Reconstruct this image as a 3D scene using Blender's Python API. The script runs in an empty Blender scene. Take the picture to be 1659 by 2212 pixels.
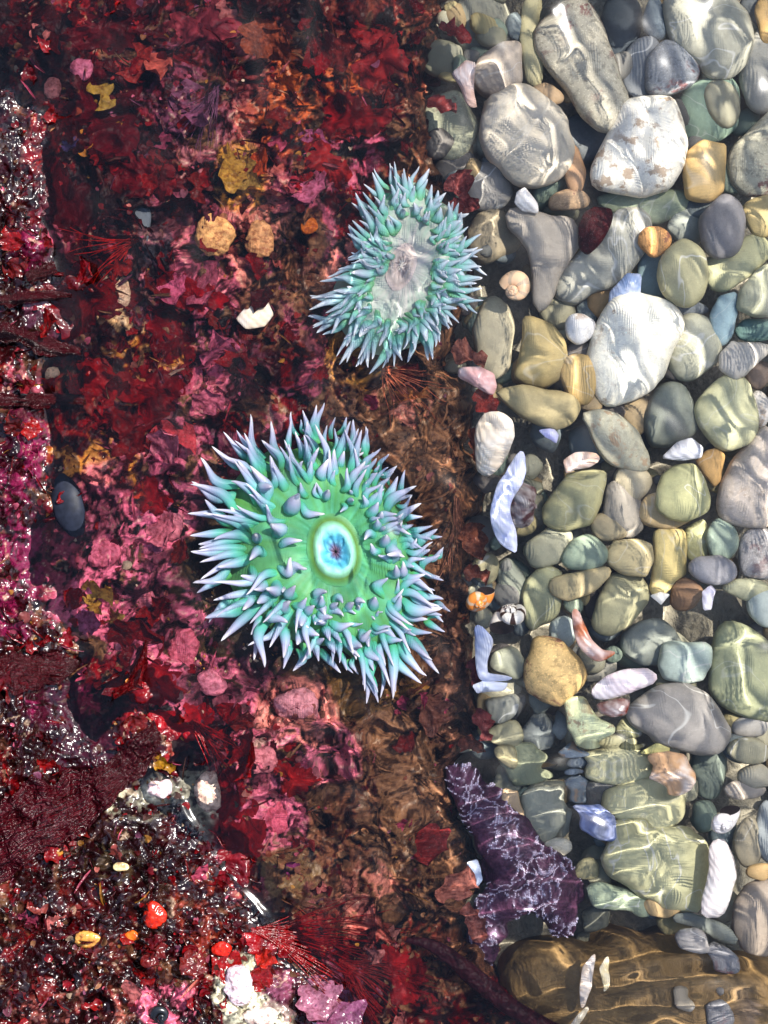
import bpy, math, random
import numpy as np
from mathutils import Matrix, Vector

sc = bpy.context.scene
C = sc.collection
rnd = random.Random(7)
R = math.radians
# ------------------------------------------------------------------ camera, sky, sun, exposure
H = 0.80                    # camera height above the water, metres
PX = 4500.0                 # picture units (1659 x 2212) per metre at the water surface
cam = bpy.data.cameras.new('camera')
camo = bpy.data.objects.new('camera', cam)
C.objects.link(camo)
camo.location = (0, 0, H)
cam.sensor_fit = 'VERTICAL'
cam.sensor_height = 36
cam.lens = 36 * H / (2212 / PX)
cam.clip_start = 0.02
cam.clip_end = 50
sc.camera = camo

SUN_EL, SUN_AZ = R(52), R(38)      # azimuth counted from +x (picture right) towards +y (picture up)
sund = Vector((math.cos(SUN_EL) * math.cos(SUN_AZ), math.cos(SUN_EL) * math.sin(SUN_AZ), math.sin(SUN_EL)))
w = bpy.data.worlds.new("World")
sc.world = w
w.use_nodes = True
nt = w.node_tree
sky = nt.nodes.new('ShaderNodeTexSky')
sky.sky_type = 'NISHITA'
sky.sun_disc = False
sky.sun_elevation = SUN_EL
sky.sun_rotation = R(90) - SUN_AZ
nt.links.new(sky.outputs[0], nt.nodes['Background'].inputs[0])
nt.nodes['Background'].inputs[1].default_value = 0.135
L = bpy.data.lights.new('sun', 'SUN')
L.energy = 4.3
L.angle = R(0.5)
L.color = (1, 0.96, 0.9)
L.cycles.is_caustics_light = True
lo = bpy.data.objects.new('sun', L)
C.objects.link(lo)
lo.rotation_euler = (-sund).to_track_quat('-Z', 'Y').to_euler()
vs = sc.view_settings
vs.view_transform = 'Standard'
vs.look = 'None'
vs.exposure = 1.28
vs.gamma = 1
vs.use_curve_mapping = False
sc.cycles.max_bounces = 8
sc.cycles.transparent_max_bounces = 8
sc.cycles.use_denoising = True
sc.cycles.caustics_refractive = True
sc.cycles.caustics_reflective = True
sc.cycles.blur_glossy = 0.3
sc.cycles.sample_clamp_indirect = 6.0

# ------------------------------------------------------------------ helpers
def lin(c, k=1.0):
    o = []
    for v in c:
        v = v / 255.0
        o.append(k * (v / 12.92 if v <= 0.04045 else ((v + 0.055) / 1.055) ** 2.4))
    return np.array(o)

def unproj(px, py, z):
    """picture point -> world point at height z, through the refraction of a calm water surface at z = 0"""
    px = np.asarray(px, float); py = np.asarray(py, float); z = np.asarray(z, float)
    X = (px - 829.5) / PX; Y = (1106 - py) / PX
    r = np.sqrt(X * X + Y * Y) + 1e-9
    s = r / np.sqrt(r * r + H * H) / 1.333
    t2 = s / np.sqrt(1 - s * s)
    k = np.where(z >= 0, (H - z) / H, 1 + (-z) * t2 / r)
    return X * k, Y * k

def P(px, py, z):
    x, y = unproj(px, py, z)
    return Vector((float(x), float(y), float(z)))

def scl(z):                 # metres per picture unit at height z
    return (H - z) / H / PX if z >= 0 else (1 + (-z) / 1.333 / H) / PX

class Noise:
    def __init__(self, seed, n=256):
        self.g = np.random.default_rng(seed).random((n, n)); self.n = n
    def __call__(self, x, y):
        xi = np.floor(x).astype(int); yi = np.floor(y).astype(int)
        fx = x - xi; fy = y - yi
        fx = fx * fx * fx * (fx * (fx * 6 - 15) + 10); fy = fy * fy * fy * (fy * (fy * 6 - 15) + 10)
        n = self.n; g = self.g
        a = g[yi % n, xi % n]; b = g[yi % n, (xi + 1) % n]; c = g[(yi + 1) % n, xi % n]; d = g[(yi + 1) % n, (xi + 1) % n]
        return (a * (1 - fx) + b * fx) * (1 - fy) + (c * (1 - fx) + d * fx) * fy
def fbm(x, y, seed, oct=5, gain=0.5):
    s = 0; a = 1; t = 0
    for o in range(oct):
        ang = o * 0.7
        xr = x * math.cos(ang) - y * math.sin(ang); yr = x * math.sin(ang) + y * math.cos(ang)
        s = s + a * Noise(seed + o)(xr * 2 ** o + 17.3 * o, yr * 2 ** o + 5.1 * o); t += a; a *= gain
    return s / t
def cell(x, y, seed, n=128):
    """distance to the nearest and second nearest jittered point"""
    rg = np.random.default_rng(seed); jx = rg.random((n, n)); jy = rg.random((n, n))
    xi = np.floor(x).astype(int); yi = np.floor(y).astype(int)
    d1 = np.full(x.shape, 9.0); d2 = np.full(x.shape, 9.0)
    for dx in (-1, 0, 1):
        for dy in (-1, 0, 1):
            cx = xi + dx; cy = yi + dy
            d = np.hypot(cx + jx[cy % n, cx % n] - x, cy + jy[cy % n, cx % n] - y)
            d2 = np.where(d < d1, d1, np.minimum(d2, d)); d1 = np.minimum(d1, d)
    return d1, d2
def sm(a, b, x):
    t = np.clip((x - a) / (b - a), 0, 1)
    return t * t * (3 - 2 * t)

def mesh_from(name, V, F, mats=(), col=None, attr=None, smooth=True):
    me = bpy.data.meshes.new(name)
    V = np.ascontiguousarray(V, dtype=np.float32)
    F = np.ascontiguousarray(F, dtype=np.int32)
    me.vertices.add(len(V)); me.vertices.foreach_set('co', V.ravel())
    k = F.shape[1]
    me.loops.add(F.size); me.loops.foreach_set('vertex_index', F.ravel())
    me.polygons.add(len(F)); me.polygons.foreach_set('loop_start', np.arange(0, F.size, k, dtype=np.int32))
    me.polygons.foreach_set('use_smooth', np.full(len(F), smooth))
    me.update(calc_edges=True)
    if col is not None:
        ca = me.attributes.new('Col', 'FLOAT_COLOR', 'POINT')
        c4 = np.ones((len(V), 4), np.float32); c4[:, :3] = col
        ca.data.foreach_set('color', c4.ravel())
    if attr is not None:
        for nme, a in attr.items():
            at = me.attributes.new(nme, 'FLOAT', 'POINT'); at.data.foreach_set('value', np.ascontiguousarray(a, dtype=np.float32))
    me.validate()
    for m in mats: me.materials.append(m)
    return me

def grid_faces(nr, nc, wrap=False):
    i = np.arange(nr - 1)[:, None]; j = np.arange(nc if wrap else nc - 1)[None, :]
    j2 = (j + 1) % nc
    a = i * nc + j; b = i * nc + j2; c = (i + 1) * nc + j2; d = (i + 1) * nc + j
    return np.stack([a, b, c, d], -1).reshape(-1, 4)

def link(name, data, parent=None, loc=None):
    o = bpy.data.objects.new(name, data)
    C.objects.link(o)
    if parent is not None: o.parent = parent
    if loc is not None: o.location = loc
    if data is not None: o.cycles.is_caustics_receiver = True
    return o
def tag(o, label=None, cat=None, group=None, kind=None):
    if label: o['label'] = label
    if cat: o['category'] = cat
    if group: o['group'] = group
    if kind: o['kind'] = kind
    return o

# ------------------------------------------------------------------ materials
class NT:
    def __init__(self, name):
        self.m = bpy.data.materials.new(name); self.m.use_nodes = True
        self.t = self.m.node_tree; self.b = self.t.nodes['Principled BSDF']
    def n(self, typ, **kw):
        nd = self.t.nodes.new('ShaderNode' + typ)
        for k, v in kw.items():
            if k in nd.inputs: nd.inputs[k].default_value = v
            else: setattr(nd, k, v)
        return nd
    def l(self, a, b): self.t.links.new(a, b)
    def math(self, op, a, b=None, c=None):
        nd = self.n('Math'); nd.operation = op
        for i, v in enumerate((a, b, c)):
            if v is None: continue
            if isinstance(v, (int, float)): nd.inputs[i].default_value = v
            else: self.l(v, nd.inputs[i])
        return nd.outputs[0]
    def mix(self, f, a, b, mode='MIX'):
        nd = self.n('Mix'); nd.data_type = 'RGBA'; nd.blend_type = mode
        for s, v in ((nd.inputs[0], f), (nd.inputs[6], a), (nd.inputs[7], b)):
            if isinstance(v, (int, float)): s.default_value = v
            elif isinstance(v, (tuple, list, np.ndarray)): s.default_value = (*v[:3], 1)
            else: self.l(v, s)
        return nd.outputs[2]
    def ramp(self, f, stops, interp='LINEAR'):
        nd = self.n('ValToRGB'); r = nd.color_ramp; r.interpolation = interp
        while len(r.elements) < len(stops): r.elements.new(0.5)
        for e, (p, c) in zip(r.elements, stops):
            e.position = p; e.color = (*c, 1) if not isinstance(c, (int, float)) else (c, c, c, 1)
        self.l(f, nd.inputs[0]); return nd.outputs[0]
    def coord(self, which='Object', scale=None, offs=True):
        tc = self.n('TexCoord').outputs[which]
        if offs:
            oi = self.n('ObjectInfo'); v = self.n('VectorMath'); v.operation = 'ADD'
            self.l(tc, v.inputs[0]); self.l(oi.outputs['Random'], v.inputs[1]); tc = v.outputs[0]
        return tc
    def noise(self, vec, scale, detail=4, rough=0.55, dist=0.0):
        nd = self.n('TexNoise', Scale=scale, Detail=detail, Roughness=rough, Distortion=dist); self.l(vec, nd.inputs['Vector'])
        return nd.outputs[0]
    def bump(self, h, strength, dist):
        nd = self.n('Bump', Strength=strength, Distance=dist); self.l(h, nd.inputs['Height']); self.l(nd.outputs[0], self.b.inputs['Normal'])
    def base(self, c):
        if isinstance(c, (tuple, list, np.ndarray)): self.b.inputs['Base Color'].default_value = (*c[:3], 1)
        else: self.l(c, self.b.inputs['Base Color'])
    def set(self, **kw):
        for k, v in kw.items():
            s = self.b.inputs[k.replace('_', ' ')]
            if hasattr(v, 'links') or isinstance(v, bpy.types.NodeSocket): self.l(v, s)
            else: s.default_value = v
    def above(self):
        """1 out of the water, 0 under it (wet skin only glints in air)"""
        g = self.n('NewGeometry'); s = self.n('SeparateXYZ'); self.l(g.outputs['Position'], s.inputs[0])
        mr = self.n('MapRange'); self.l(s.outputs[2], mr.inputs[0])
        mr.inputs[1].default_value = -0.001; mr.inputs[2].default_value = 0.001
        return mr.outputs[0]

# stone of the pebbles: colour comes from the object itself, mottling, bands and specks from noise
def pebble_mat(name, speck=0.22, band=0.06, vein=0.0, spots=None, rough=0.6, fleck=0.0):
    M = NT(name); v = M.coord()
    oi = M.n('ObjectInfo').outputs['Color']
    n1 = M.noise(v, 70, 5); n2 = M.noise(v, 420, 3, 0.6); n3 = M.noise(v, 1100, 2)
    c = M.mix(M.ramp(n1, [(0.3, 0.0), (0.7, 1.0)]), M.mix(1.0, oi, (0.72, 0.72, 0.70), 'MULTIPLY'), M.mix(1.0, oi, (1.16, 1.13, 1.06), 'MULTIPLY'))
    wv = M.n('TexWave', Scale=55, Distortion=9, Detail=3, **{'Detail Scale': 1.4}); M.l(v, wv.inputs['Vector'])
    c = M.mix(M.math('MULTIPLY', M.ramp(wv.outputs[1], [(0.4, 0.0), (0.9, 1.0)]), band), c, M.mix(1.0, c, (1.35, 1.27, 1.1), 'MULTIPLY'))
    c = M.mix(M.math('MULTIPLY', M.ramp(n2, [(0.52, 0.0), (0.66, 1.0)]), speck), c, M.mix(1.0, c, (0.5, 0.5, 0.5), 'MULTIPLY'))
    c = M.mix(M.math('MULTIPLY', M.ramp(n3, [(0.56, 0.0), (0.68, 1.0)]), speck), c, M.mix(1.0, c, (1.6, 1.6, 1.55), 'MULTIPLY'))
    if vein:
        n4 = M.noise(v, 26, 2, 0.5, 1.2)
        c = M.mix(M.math('MULTIPLY', M.ramp(n4, [(0.488, 0.0), (0.498, 1.0), (0.502, 1.0), (0.512, 0.0)]), vein), c, (0.62, 0.6, 0.54))
    if spots is not None:
        n5 = M.noise(v, 130, 4, 0.7); n6 = M.noise(v, 34, 1)
        f = M.math('MULTIPLY', M.ramp(n5, [(0.53, 0.0), (0.6, 1.0)]), M.ramp(n6, [(0.5, 0.0), (0.6, 1.0)]))
        c = M.mix(M.math('MULTIPLY', f, 0.8), c, spots)
    M.base(c); M.bump(M.math('ADD', n1, M.math('MULTIPLY', n2, 0.35)), 0.35, 0.0012)
    M.set(Roughness=rough, Specular_IOR_Level=0.15)
    return M.m
m_peb = pebble_mat('smooth pebble stone', vein=0.0)
m_vein = pebble_mat('veined pebble stone', vein=0.6)
m_speck = pebble_mat('speckled granite pebble stone', speck=0.75, spots=(0.16, 0.05, 0.045))
m_white = pebble_mat('white quartz pebble stone', speck=0.4, band=0.25, spots=(0.34, 0.22, 0.13))
m_band = pebble_mat('banded pebble stone', speck=0.22, band=0.16, vein=0.25)

def shell_mat():
    M = NT('shell'); v = M.coord('Object'); oi = M.n('ObjectInfo').outputs['Color']
    wv = M.n('TexWave', Scale=130, Distortion=3, Detail=2); wv.bands_direction = 'DIAGONAL'; M.l(v, wv.inputs['Vector'])
    n = M.noise(v, 90, 3)
    c = M.mix(M.ramp(n, [(0.42, 0.0), (0.62, 1.0)]), oi, M.mix(0.55, oi, (0.8, 0.78, 0.76)))
    c = M.mix(M.math('MULTIPLY', wv.outputs[1], 0.35), c, M.mix(1.0, oi, (0.62, 0.58, 0.55), 'MULTIPLY'))
    M.base(c); M.bump(wv.outputs[1], 0.3, 0.0006); M.set(Roughness=0.3, Specular_IOR_Level=0.3)
    return M.m
m_shell = shell_mat()
def stripe_mat(name, dark):
    M = NT(name); v = M.coord('Object', offs=False); oi = M.n('ObjectInfo').outputs['Color']
    at = M.n('Attribute'); at.attribute_name = 't'
    s = M.math('SINE', M.math('MULTIPLY', at.outputs['Fac'], 95.0))
    n = M.noise(v, 160, 3)
    s = M.math('ADD', s, M.math('MULTIPLY_ADD', n, 2.0, -1.0))
    c = M.mix(M.ramp(s, [(0.3, 0.0), (0.6, 1.0)]), oi, dark)
    M.base(c); M.bump(n, 0.25, 0.0005); M.set(Roughness=0.35, Specular_IOR_Level=0.3); return M.m
m_snail = stripe_mat('striped snail shell', (0.045, 0.02, 0.012))
m_snail2 = stripe_mat('orange snail shell', (0.62, 0.45, 0.3))
def plain(name, c, rough=0.5, spec=0.3):
    M = NT(name); v = M.coord('Object', offs=False); n = M.noise(v, 300, 3)
    M.base(M.mix(M.ramp(n, [(0.35, 0.0), (0.65, 1.0)]), np.array(c) * 0.7, np.array(c) * 1.2)); M.bump(n, 0.2, 0.0005); M.set(Roughness=rough, Specular_IOR_Level=spec); return M.m
m_dark = plain('dark shell opening', (0.02, 0.012, 0.012))
m_hollow = plain('dark hollow form', (0.010, 0.012, 0.020), 0.5, 0.15)
m_black = plain('glossy black pit form', (0.006, 0.006, 0.007), 0.25, 0.5)

def rock_mat():
    M = NT('algae covered rock'); v = M.coord('Object', offs=False)
    at = M.n('Attribute'); at.attribute_name = 'Col'
    n1 = M.noise(v, 500, 4, 0.65); n2 = M.noise(v, 1500, 3, 0.6); n3 = M.noise(v, 180, 4, 0.6, 0.8)
    c = M.mix(M.ramp(n1, [(0.3, 0.0), (0.72, 1.0)]), M.mix(1.0, at.outputs['Color'], (0.5, 0.42, 0.42), 'MULTIPLY'), M.mix(1.0, at.outputs['Color'], (1.45, 1.4, 1.35), 'MULTIPLY'))
    M.base(c)
    ab = M.above()
    n4 = M.noise(v, 230, 2, 0.4); n5 = M.noise(v, 105, 2, 0.5)
    M.bump(M.math('ADD', n4, M.math('MULTIPLY', n5, 1.6)), 1.0, 0.0021)
    M.set(Roughness=M.math('MULTIPLY_ADD', ab, -0.27, 0.5), Specular_IOR_Level=M.math('MULTIPLY_ADD', ab, 0.30, 0.08))
    return M.m
m_rock = rock_mat()
def alga_mat(name, use_attr, rough_air=0.24, streak=False):
    M = NT(name); v = M.coord('Object', offs=not use_attr)
    if use_attr:
        at = M.n('Attribute'); at.attribute_name = 'Col'; c0 = at.outputs['Color']
    else: c0 = M.n('ObjectInfo').outputs['Color']
    if not use_attr:
        gp = M.n('NewGeometry').outputs['Position']; v = gp
    n1 = M.noise(v, 230, 4, 0.65, .5); n2 = M.noise(v, 900, 3, .6); n3 = M.noise(v, 420, 5, .7)
    c = M.mix(M.ramp(n1, [(0.35, 0.0), (0.68, 1.0)]), M.mix(1.0, c0, (0.55, 0.5, 0.5), 'MULTIPLY'), M.mix(1.0, c0, (1.4, 1.3, 1.25), 'MULTIPLY'))
    if not use_attr:
        c = M.mix(M.math('MULTIPLY', M.ramp(n3, [(0.50, 0.0), (0.60, 1.0)]), .62), c, M.mix(1.0, c0, (0.30, 0.10, 0.10), 'MULTIPLY'))
        c = M.mix(M.math('MULTIPLY', M.ramp(n2, [(0.60, 0.0), (0.68, 1.0)]), .12), c, (0.62, 0.45, 0.40))
    M.base(c)
    h = M.math('ADD', n1, M.math('MULTIPLY', n2, 0.7))
    ab = M.above()
    n4 = M.noise(v, 340, 1, 0.4); n5 = M.noise(v, 160, 2, 0.5)
    M.bump(M.math('ADD', n4, n5), 1.0, 0.0015)
    M.set(Roughness=M.math('MULTIPLY_ADD', ab, rough_air - 0.45, 0.45), Specular_IOR_Level=M.math('MULTIPLY_ADD', ab, 0.32, 0.08))
    tr = M.n('BsdfTranslucent'); M.l(c, tr.inputs[0])
    mx = M.n('MixShader'); mx.inputs[0].default_value = 0.28
    M.l(M.b.outputs[0], mx.inputs[1]); M.l(tr.outputs[0], mx.inputs[2]); M.l(mx.outputs[0], M.t.nodes['Material Output'].inputs[0])
    return M.m
m_turf = alga_mat('algae turf', True)
m_blade = alga_mat('algae blade', False)

def sheet_mat():
    M = NT('wet red algae sheet'); v = M.n('NewGeometry').outputs['Position']; c0 = M.n('ObjectInfo').outputs['Color']
    n1 = M.noise(v, 120, 4, 0.6, .8); n2 = M.noise(v, 310, 1, 0.4)
    c = M.mix(M.ramp(n1, [(0.35, 0.0), (0.68, 1.0)]), M.mix(1.0, c0, (0.4, 0.4, 0.4), 'MULTIPLY'), M.mix(1.0, c0, (2.0, 1.9, 1.7), 'MULTIPLY'))
    M.base(c); ab = M.above(); M.bump(M.math('ADD', n1, M.math('MULTIPLY', n2, 0.6)), 0.9, 0.002)
    M.set(Roughness=M.math('MULTIPLY_ADD', ab, -0.2, 0.45), Specular_IOR_Level=M.math('MULTIPLY_ADD', ab, 0.5, 0.08))
    tr = M.n('BsdfTranslucent'); M.l(c, tr.inputs[0]); mx = M.n('MixShader'); mx.inputs[0].default_value = 0.25
    M.l(M.b.outputs[0], mx.inputs[1]); M.l(tr.outputs[0], mx.inputs[2]); M.l(mx.outputs[0], M.t.nodes['Material Output'].inputs[0])
    return M.m
m_sheet = sheet_mat()
def frond_mat():
    M = NT('wet crimson frond'); 
    at = M.n('Attribute'); at.attribute_name = 'u'; at2 = M.n('Attribute'); at2.attribute_name = 'v'
    cv = M.n('CombineXYZ'); M.l(M.math('MULTIPLY', at.outputs['Fac'], 12.0), cv.inputs[0]); M.l(M.math('MULTIPLY', at2.outputs['Fac'], 60.0), cv.inputs[1])
    n1 = M.noise(cv.outputs[0], 1.0, 3, 0.6)
    n2 = M.noise(M.n('NewGeometry').outputs['Position'], 300, 1, 0.4, 1.2)
    M.base(M.mix(M.ramp(n1, [(0.35, 0.0), (0.7, 1.0)]), (0.007, 0.0003, 0.0006), (0.060, 0.0018, 0.005)))
    M.bump(M.math('ADD', M.math('MULTIPLY', n1, 0.35), n2), 1.0, 0.0034); M.set(Roughness=0.2, Specular_IOR_Level=0.3); return M.m
m_frond = frond_mat()

def anem_mat(name, k=1.0, pale=0.0):
    M = NT(name); at = M.n('Attribute'); at.attribute_name = 't'
    rn = M.n('ObjectInfo').outputs['Random']
    v = M.coord('Object'); n = M.noise(v, 2.2, 3)
    f = M.math('ADD', at.outputs['Fac'], M.math('MULTIPLY_ADD', rn, 0.30, -0.15)); f = M.math('ADD', f, M.math('MULTIPLY_ADD', n, 0.2, -0.1 - .55 * pale * .4))
    st = [(0.0, (0.12, 0.46, 0.14)), (0.14, (0.10, 0.54, 0.30)), (0.32, (0.16, 0.55, 0.48)), (0.50, (0.34, 0.54, 0.64)), (0.72, (0.52, 0.54, 0.72)), (0.90, (0.70, 0.66, 0.78)), (1.0, (0.92, 0.88, 0.92))]
    st = [(p, tuple(np.array(c) * (1 - pale) + pale * np.array((0.40, 0.58, 0.47)))) for p, c in st]
    c = M.ramp(f, st)
    c = M.mix(M.ramp(at.outputs['Fac'], [(0.93, 0.0), (0.985, 1.0)]), c, (0.9, 0.86, 0.9))
    M.base(c); M.set(Roughness=0.4, Specular_IOR_Level=0.2)
    tr = M.n('BsdfTranslucent'); M.l(c, tr.inputs[0]); mx = M.n('MixShader'); mx.inputs[0].default_value = 0.3
    M.l(M.b.outputs[0], mx.inputs[1]); M.l(tr.outputs[0], mx.inputs[2]); M.l(mx.outputs[0], M.t.nodes['Material Output'].inputs[0])
    return M.m
m_tent = anem_mat('anemone tentacle', 1.0)
m_tent2 = anem_mat('pale anemone tentacle', 1.0, 0.34)
def colattr_mat(name, rough=0.45, spec=0.2, bumps=(200, 0.3, 0.001), transl=0.0, mott=0.25):
    M = NT(name); v = M.coord('Object', offs=False); at = M.n('Attribute'); at.attribute_name = 'Col'
    n = M.noise(v, bumps[0], 4, 0.6)
    c = M.mix(M.ramp(n, [(0.3, 0.0), (0.7, 1.0)]), M.mix(1.0, at.outputs['Color'], (1 - mott,) * 3, 'MULTIPLY'), M.mix(1.0, at.outputs['Color'], (1 + mott,) * 3, 'MULTIPLY'))
    M.base(c); M.bump(n, bumps[1], bumps[2]); M.set(Roughness=rough, Specular_IOR_Level=spec); return M.m
m_disc = colattr_mat('anemone disc', bumps=(260, 0.2, 0.0006), mott=0.12)
m_star = colattr_mat('sea star skin', 0.4, 0.2, (700, 0.6, 0.001))
m_bould = colattr_mat('silty brown boulder', 0.6, 0.15, (220, 0.5, 0.002))
m_bed = colattr_mat('gravel bed', 0.8, 0.1, (300, 0.8, 0.004))
m_spine = plain('pale star spines', (0.62, 0.55, 0.66))

def water_mat():
    M = NT('clear sea water'); M.t.nodes.remove(M.b)
    g = M.n('BsdfRefraction', Roughness=0.0, IOR=1.333); g.inputs['Color'].default_value = (1, 1, 1, 1)
    r = M.n('BsdfGlossy'); r.inputs['Roughness'].default_value = 0.13; fr = M.n('Fresnel', IOR=1.333); mx = M.n('MixShader')
    M.l(fr.outputs[0], mx.inputs[0]); M.l(g.outputs[0], mx.inputs[1]); M.l(r.outputs[0], mx.inputs[2])
    M.l(mx.outputs[0], M.t.nodes['Material Output'].inputs[0]); return M.m
m_water = water_mat()

# ------------------------------------------------------------------ rock face (height field over picture coordinates, built in world metres)
CP = [(-350, 0, .02), (-350, 1100, .04), (-350, 2212, .06), (-350, 2700, .06), (-350, -400, .02), (0, -300, .001), (600, -300, -.03), (950, -300, -.04), (0, 0, .001), (0, 400, .007), (0, 900, .016), (0, 1400, .018), (0, 1800, .024), (0, 2212, .034), (0, 2600, .04),
      (30, 200, .001), (62, 400, .001), (110, 800, .001), (95, 1170, .0015), (110, 1340, .001), (215, 1570, .001), (335, 1600, .0005), (380, 1750, .001), (480, 1880, .001), (580, 2010, .001), (655, 2110, .001), (720, 2230, .001),
      (300, 200, -.014), (300, 500, -.018), (500, 300, -.022), (700, 150, -.028), (900, 150, -.036), (600, 650, -.026), (300, 1000, -.016), (250, 1250, -.012), (400, 1480, -.012), (300, 1900, .018), (200, 2100, .026), (480, 2100, .014),
      (560, 1700, -.010), (750, 1800, -.024), (900, 1900, -.036), (880, 1600, -.038), (850, 2080, -.016), (1000, 2180, -.032), (735, 1190, -.042), (520, 1380, -.040), (480, 1150, -.026), (900, 1000, -.040), (980, 1250, -.048), (850, 700, -.040), (600, 1000, -.028), (620, 1520, -.028), (700, 2600, .0), (1100, 2700, -.05)]
CP = np.array(CP)
def tps_fit(pts):
    n = len(pts); d = np.hypot(pts[:, None, 0] - pts[None, :, 0], pts[:, None, 1] - pts[None, :, 1]) / 1000
    K = np.where(d > 0, d * d * np.log(d + 1e-12), 0) + np.eye(n) * 0.002
    Q = np.c_[np.ones(n), pts[:, :2] / 1000]
    A = np.block([[K, Q], [Q.T, np.zeros((3, 3))]])
    return np.linalg.solve(A, np.r_[pts[:, 2], 0, 0, 0])
TP = tps_fit(CP)
def tps(x, y):
    s = TP[-3] + TP[-2] * x / 1000 + TP[-1] * y / 1000
    for (a, b, _), wk in zip(CP, TP):
        d = np.hypot(x - a, y - b) / 1000
        s = s + wk * d * d * np.log(d + 1e-9)
    return s
EDGE = np.array([(-600, 965), (0, 968), (80, 955), (160, 940), (330, 928), (380, 960), (520, 1000), (700, 1000), (790, 975), (860, 1030), (950, 1035), (1100, 1045), (1250, 1005), (1420, 1035), (1540, 1045), (1640, 975), (1750, 1000), (1880, 1035), (1990, 1015), (2080, 1060), (2212, 1190), (2800, 1500)], float)
def rock_z(x, y, detail=True):
    z = np.clip(tps(x, y), -.06, .06)
    z = z + .020 * (fbm(x / 170 + 2, y / 170, 37, 3) - .5) * sm(.022, .0, np.abs(z)) * sm(900, 600, x) * (1 - sm(1620, 1700, y) * sm(340, 380, x))
    if detail:
        wx = x + 60 * (fbm(x / 90, y / 90, 31, 3) - .5); wy = y + 60 * (fbm(x / 90, y / 90, 41, 3) - .5)
        f = fbm(wx / 150, wy / 150, 3, 6, 0.55) - .5
        rg = 1 - np.abs(fbm(wx / 95, wy / 95, 13, 4) - .5) * 4
        near = .12 + .88 * sm(.001, .012, np.abs(z)); up = sm(-.001, .004, z)
        z = z + near * (0.022 * f + 0.0075 * (rg - .3) + 0.0050 * (fbm(wx / 24, wy / 24, 23, 3) - .5))
        z = z - near * sm(.003, -.006, z) * .013 * sm(.50, .36, fbm(wx / 120 + 4, wy / 120, 33, 3))
        d1, d2 = cell(wx / 34, wy / 34, 5)
        z = z + near * (0.0034 * (d2 - d1) - 0.0013)
        b1, b2 = cell(x / 15 + 3 * fbm(x / 70, y / 70, 27, 2), y / 15, 6)
        z = z + up * (.0010 + .0006 * sm(120, 260, x)) / .0016 * (0.0016 * (1 - np.clip(b1 * 1.5, 0, 1) ** 2) * sm(.35, .6, fbm(x / 55, y / 55, 29, 3)) - .0004)
        # the basin the big anemone sits in
        q = np.hypot((x - 640) / 260, (y - 1270) / 215)
        z = np.where(q < 1.15, z * sm(.8, 1.15, q) + (1 - sm(.8, 1.15, q)) * (-.044 + .004 * f), z)
    for X_, Y_, a_, b_, zz in ((705, 1175, 330, 350, -.036), (860, 585, 215, 255, -.040)):
        q = sm(1.12, .86, np.hypot((x - X_) / a_, (y - Y_) / b_)); z = z * (1 - q) + np.minimum(z, zz + .25 * (z - zz)) * q
    e = np.interp(y, EDGE[:, 0], EDGE[:, 1]) + 46 * (fbm(x / 75 + 9, y / 60, 51, 4) - .5) * 2
    s = sm(-45, 40, x - e)
    return z * (1 - s) + (-0.115) * s

def axis(lo_, hi_, step, mlo, mhi, k=10):
    return np.r_[np.linspace(lo_ - mlo, lo_ - step, k), np.arange(lo_, hi_, step), np.linspace(hi_, hi_ + mhi, k)]
def graded(lo_, hi_, step, mlo, mhi, k=60):
    f = lambda m: np.cumsum(np.geomspace(step, m / 8, k)) * m / np.cumsum(np.geomspace(step, m / 8, k))[-1]
    return np.r_[lo_ - f(mlo)[::-1], np.arange(lo_, hi_, step), hi_ + f(mhi)]
gx = graded(-40, 1215, 2.75, 1700, 400); gy = graded(-90, 2272, 2.75, 1500, 1500)
GX, GY = np.meshgrid(gx, gy)
RZ = rock_z(GX, GY)
def blur_grid(a, k=4):
    w_ = np.exp(-np.linspace(-2, 2, 2 * k + 1) ** 2); w_ /= w_.sum()
    for ax in (0, 1):
        pad = [(0, 0), (0, 0)]; pad[ax] = (k, k); q = np.pad(a, pad, 'edge'); o = 0
        for i in range(2 * k + 1): o = o + w_[i] * (q[i:i + a.shape[0]] if ax == 0 else q[:, i:i + a.shape[1]])
        a = o
    return a
RZS = blur_grid(RZ, 5)
def zlook(px, py, G=None):
    G = RZ if G is None else G
    px = np.clip(px, gx[0], gx[-1] - 1e-3); py = np.clip(py, gy[0], gy[-1] - 1e-3)
    j = np.clip(np.searchsorted(gx, px, 'right') - 1, 0, len(gx) - 2); i = np.clip(np.searchsorted(gy, py, 'right') - 1, 0, len(gy) - 2)
    u = (px - gx[j]) / (gx[j + 1] - gx[j]); v = (py - gy[i]) / (gy[i + 1] - gy[i])
    return (G[i, j] * (1 - u) + G[i, j + 1] * u) * (1 - v) + (G[i + 1, j] * (1 - u) + G[i + 1, j + 1] * u) * v
def zrock(px, py): return float(zlook(px, py))

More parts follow.
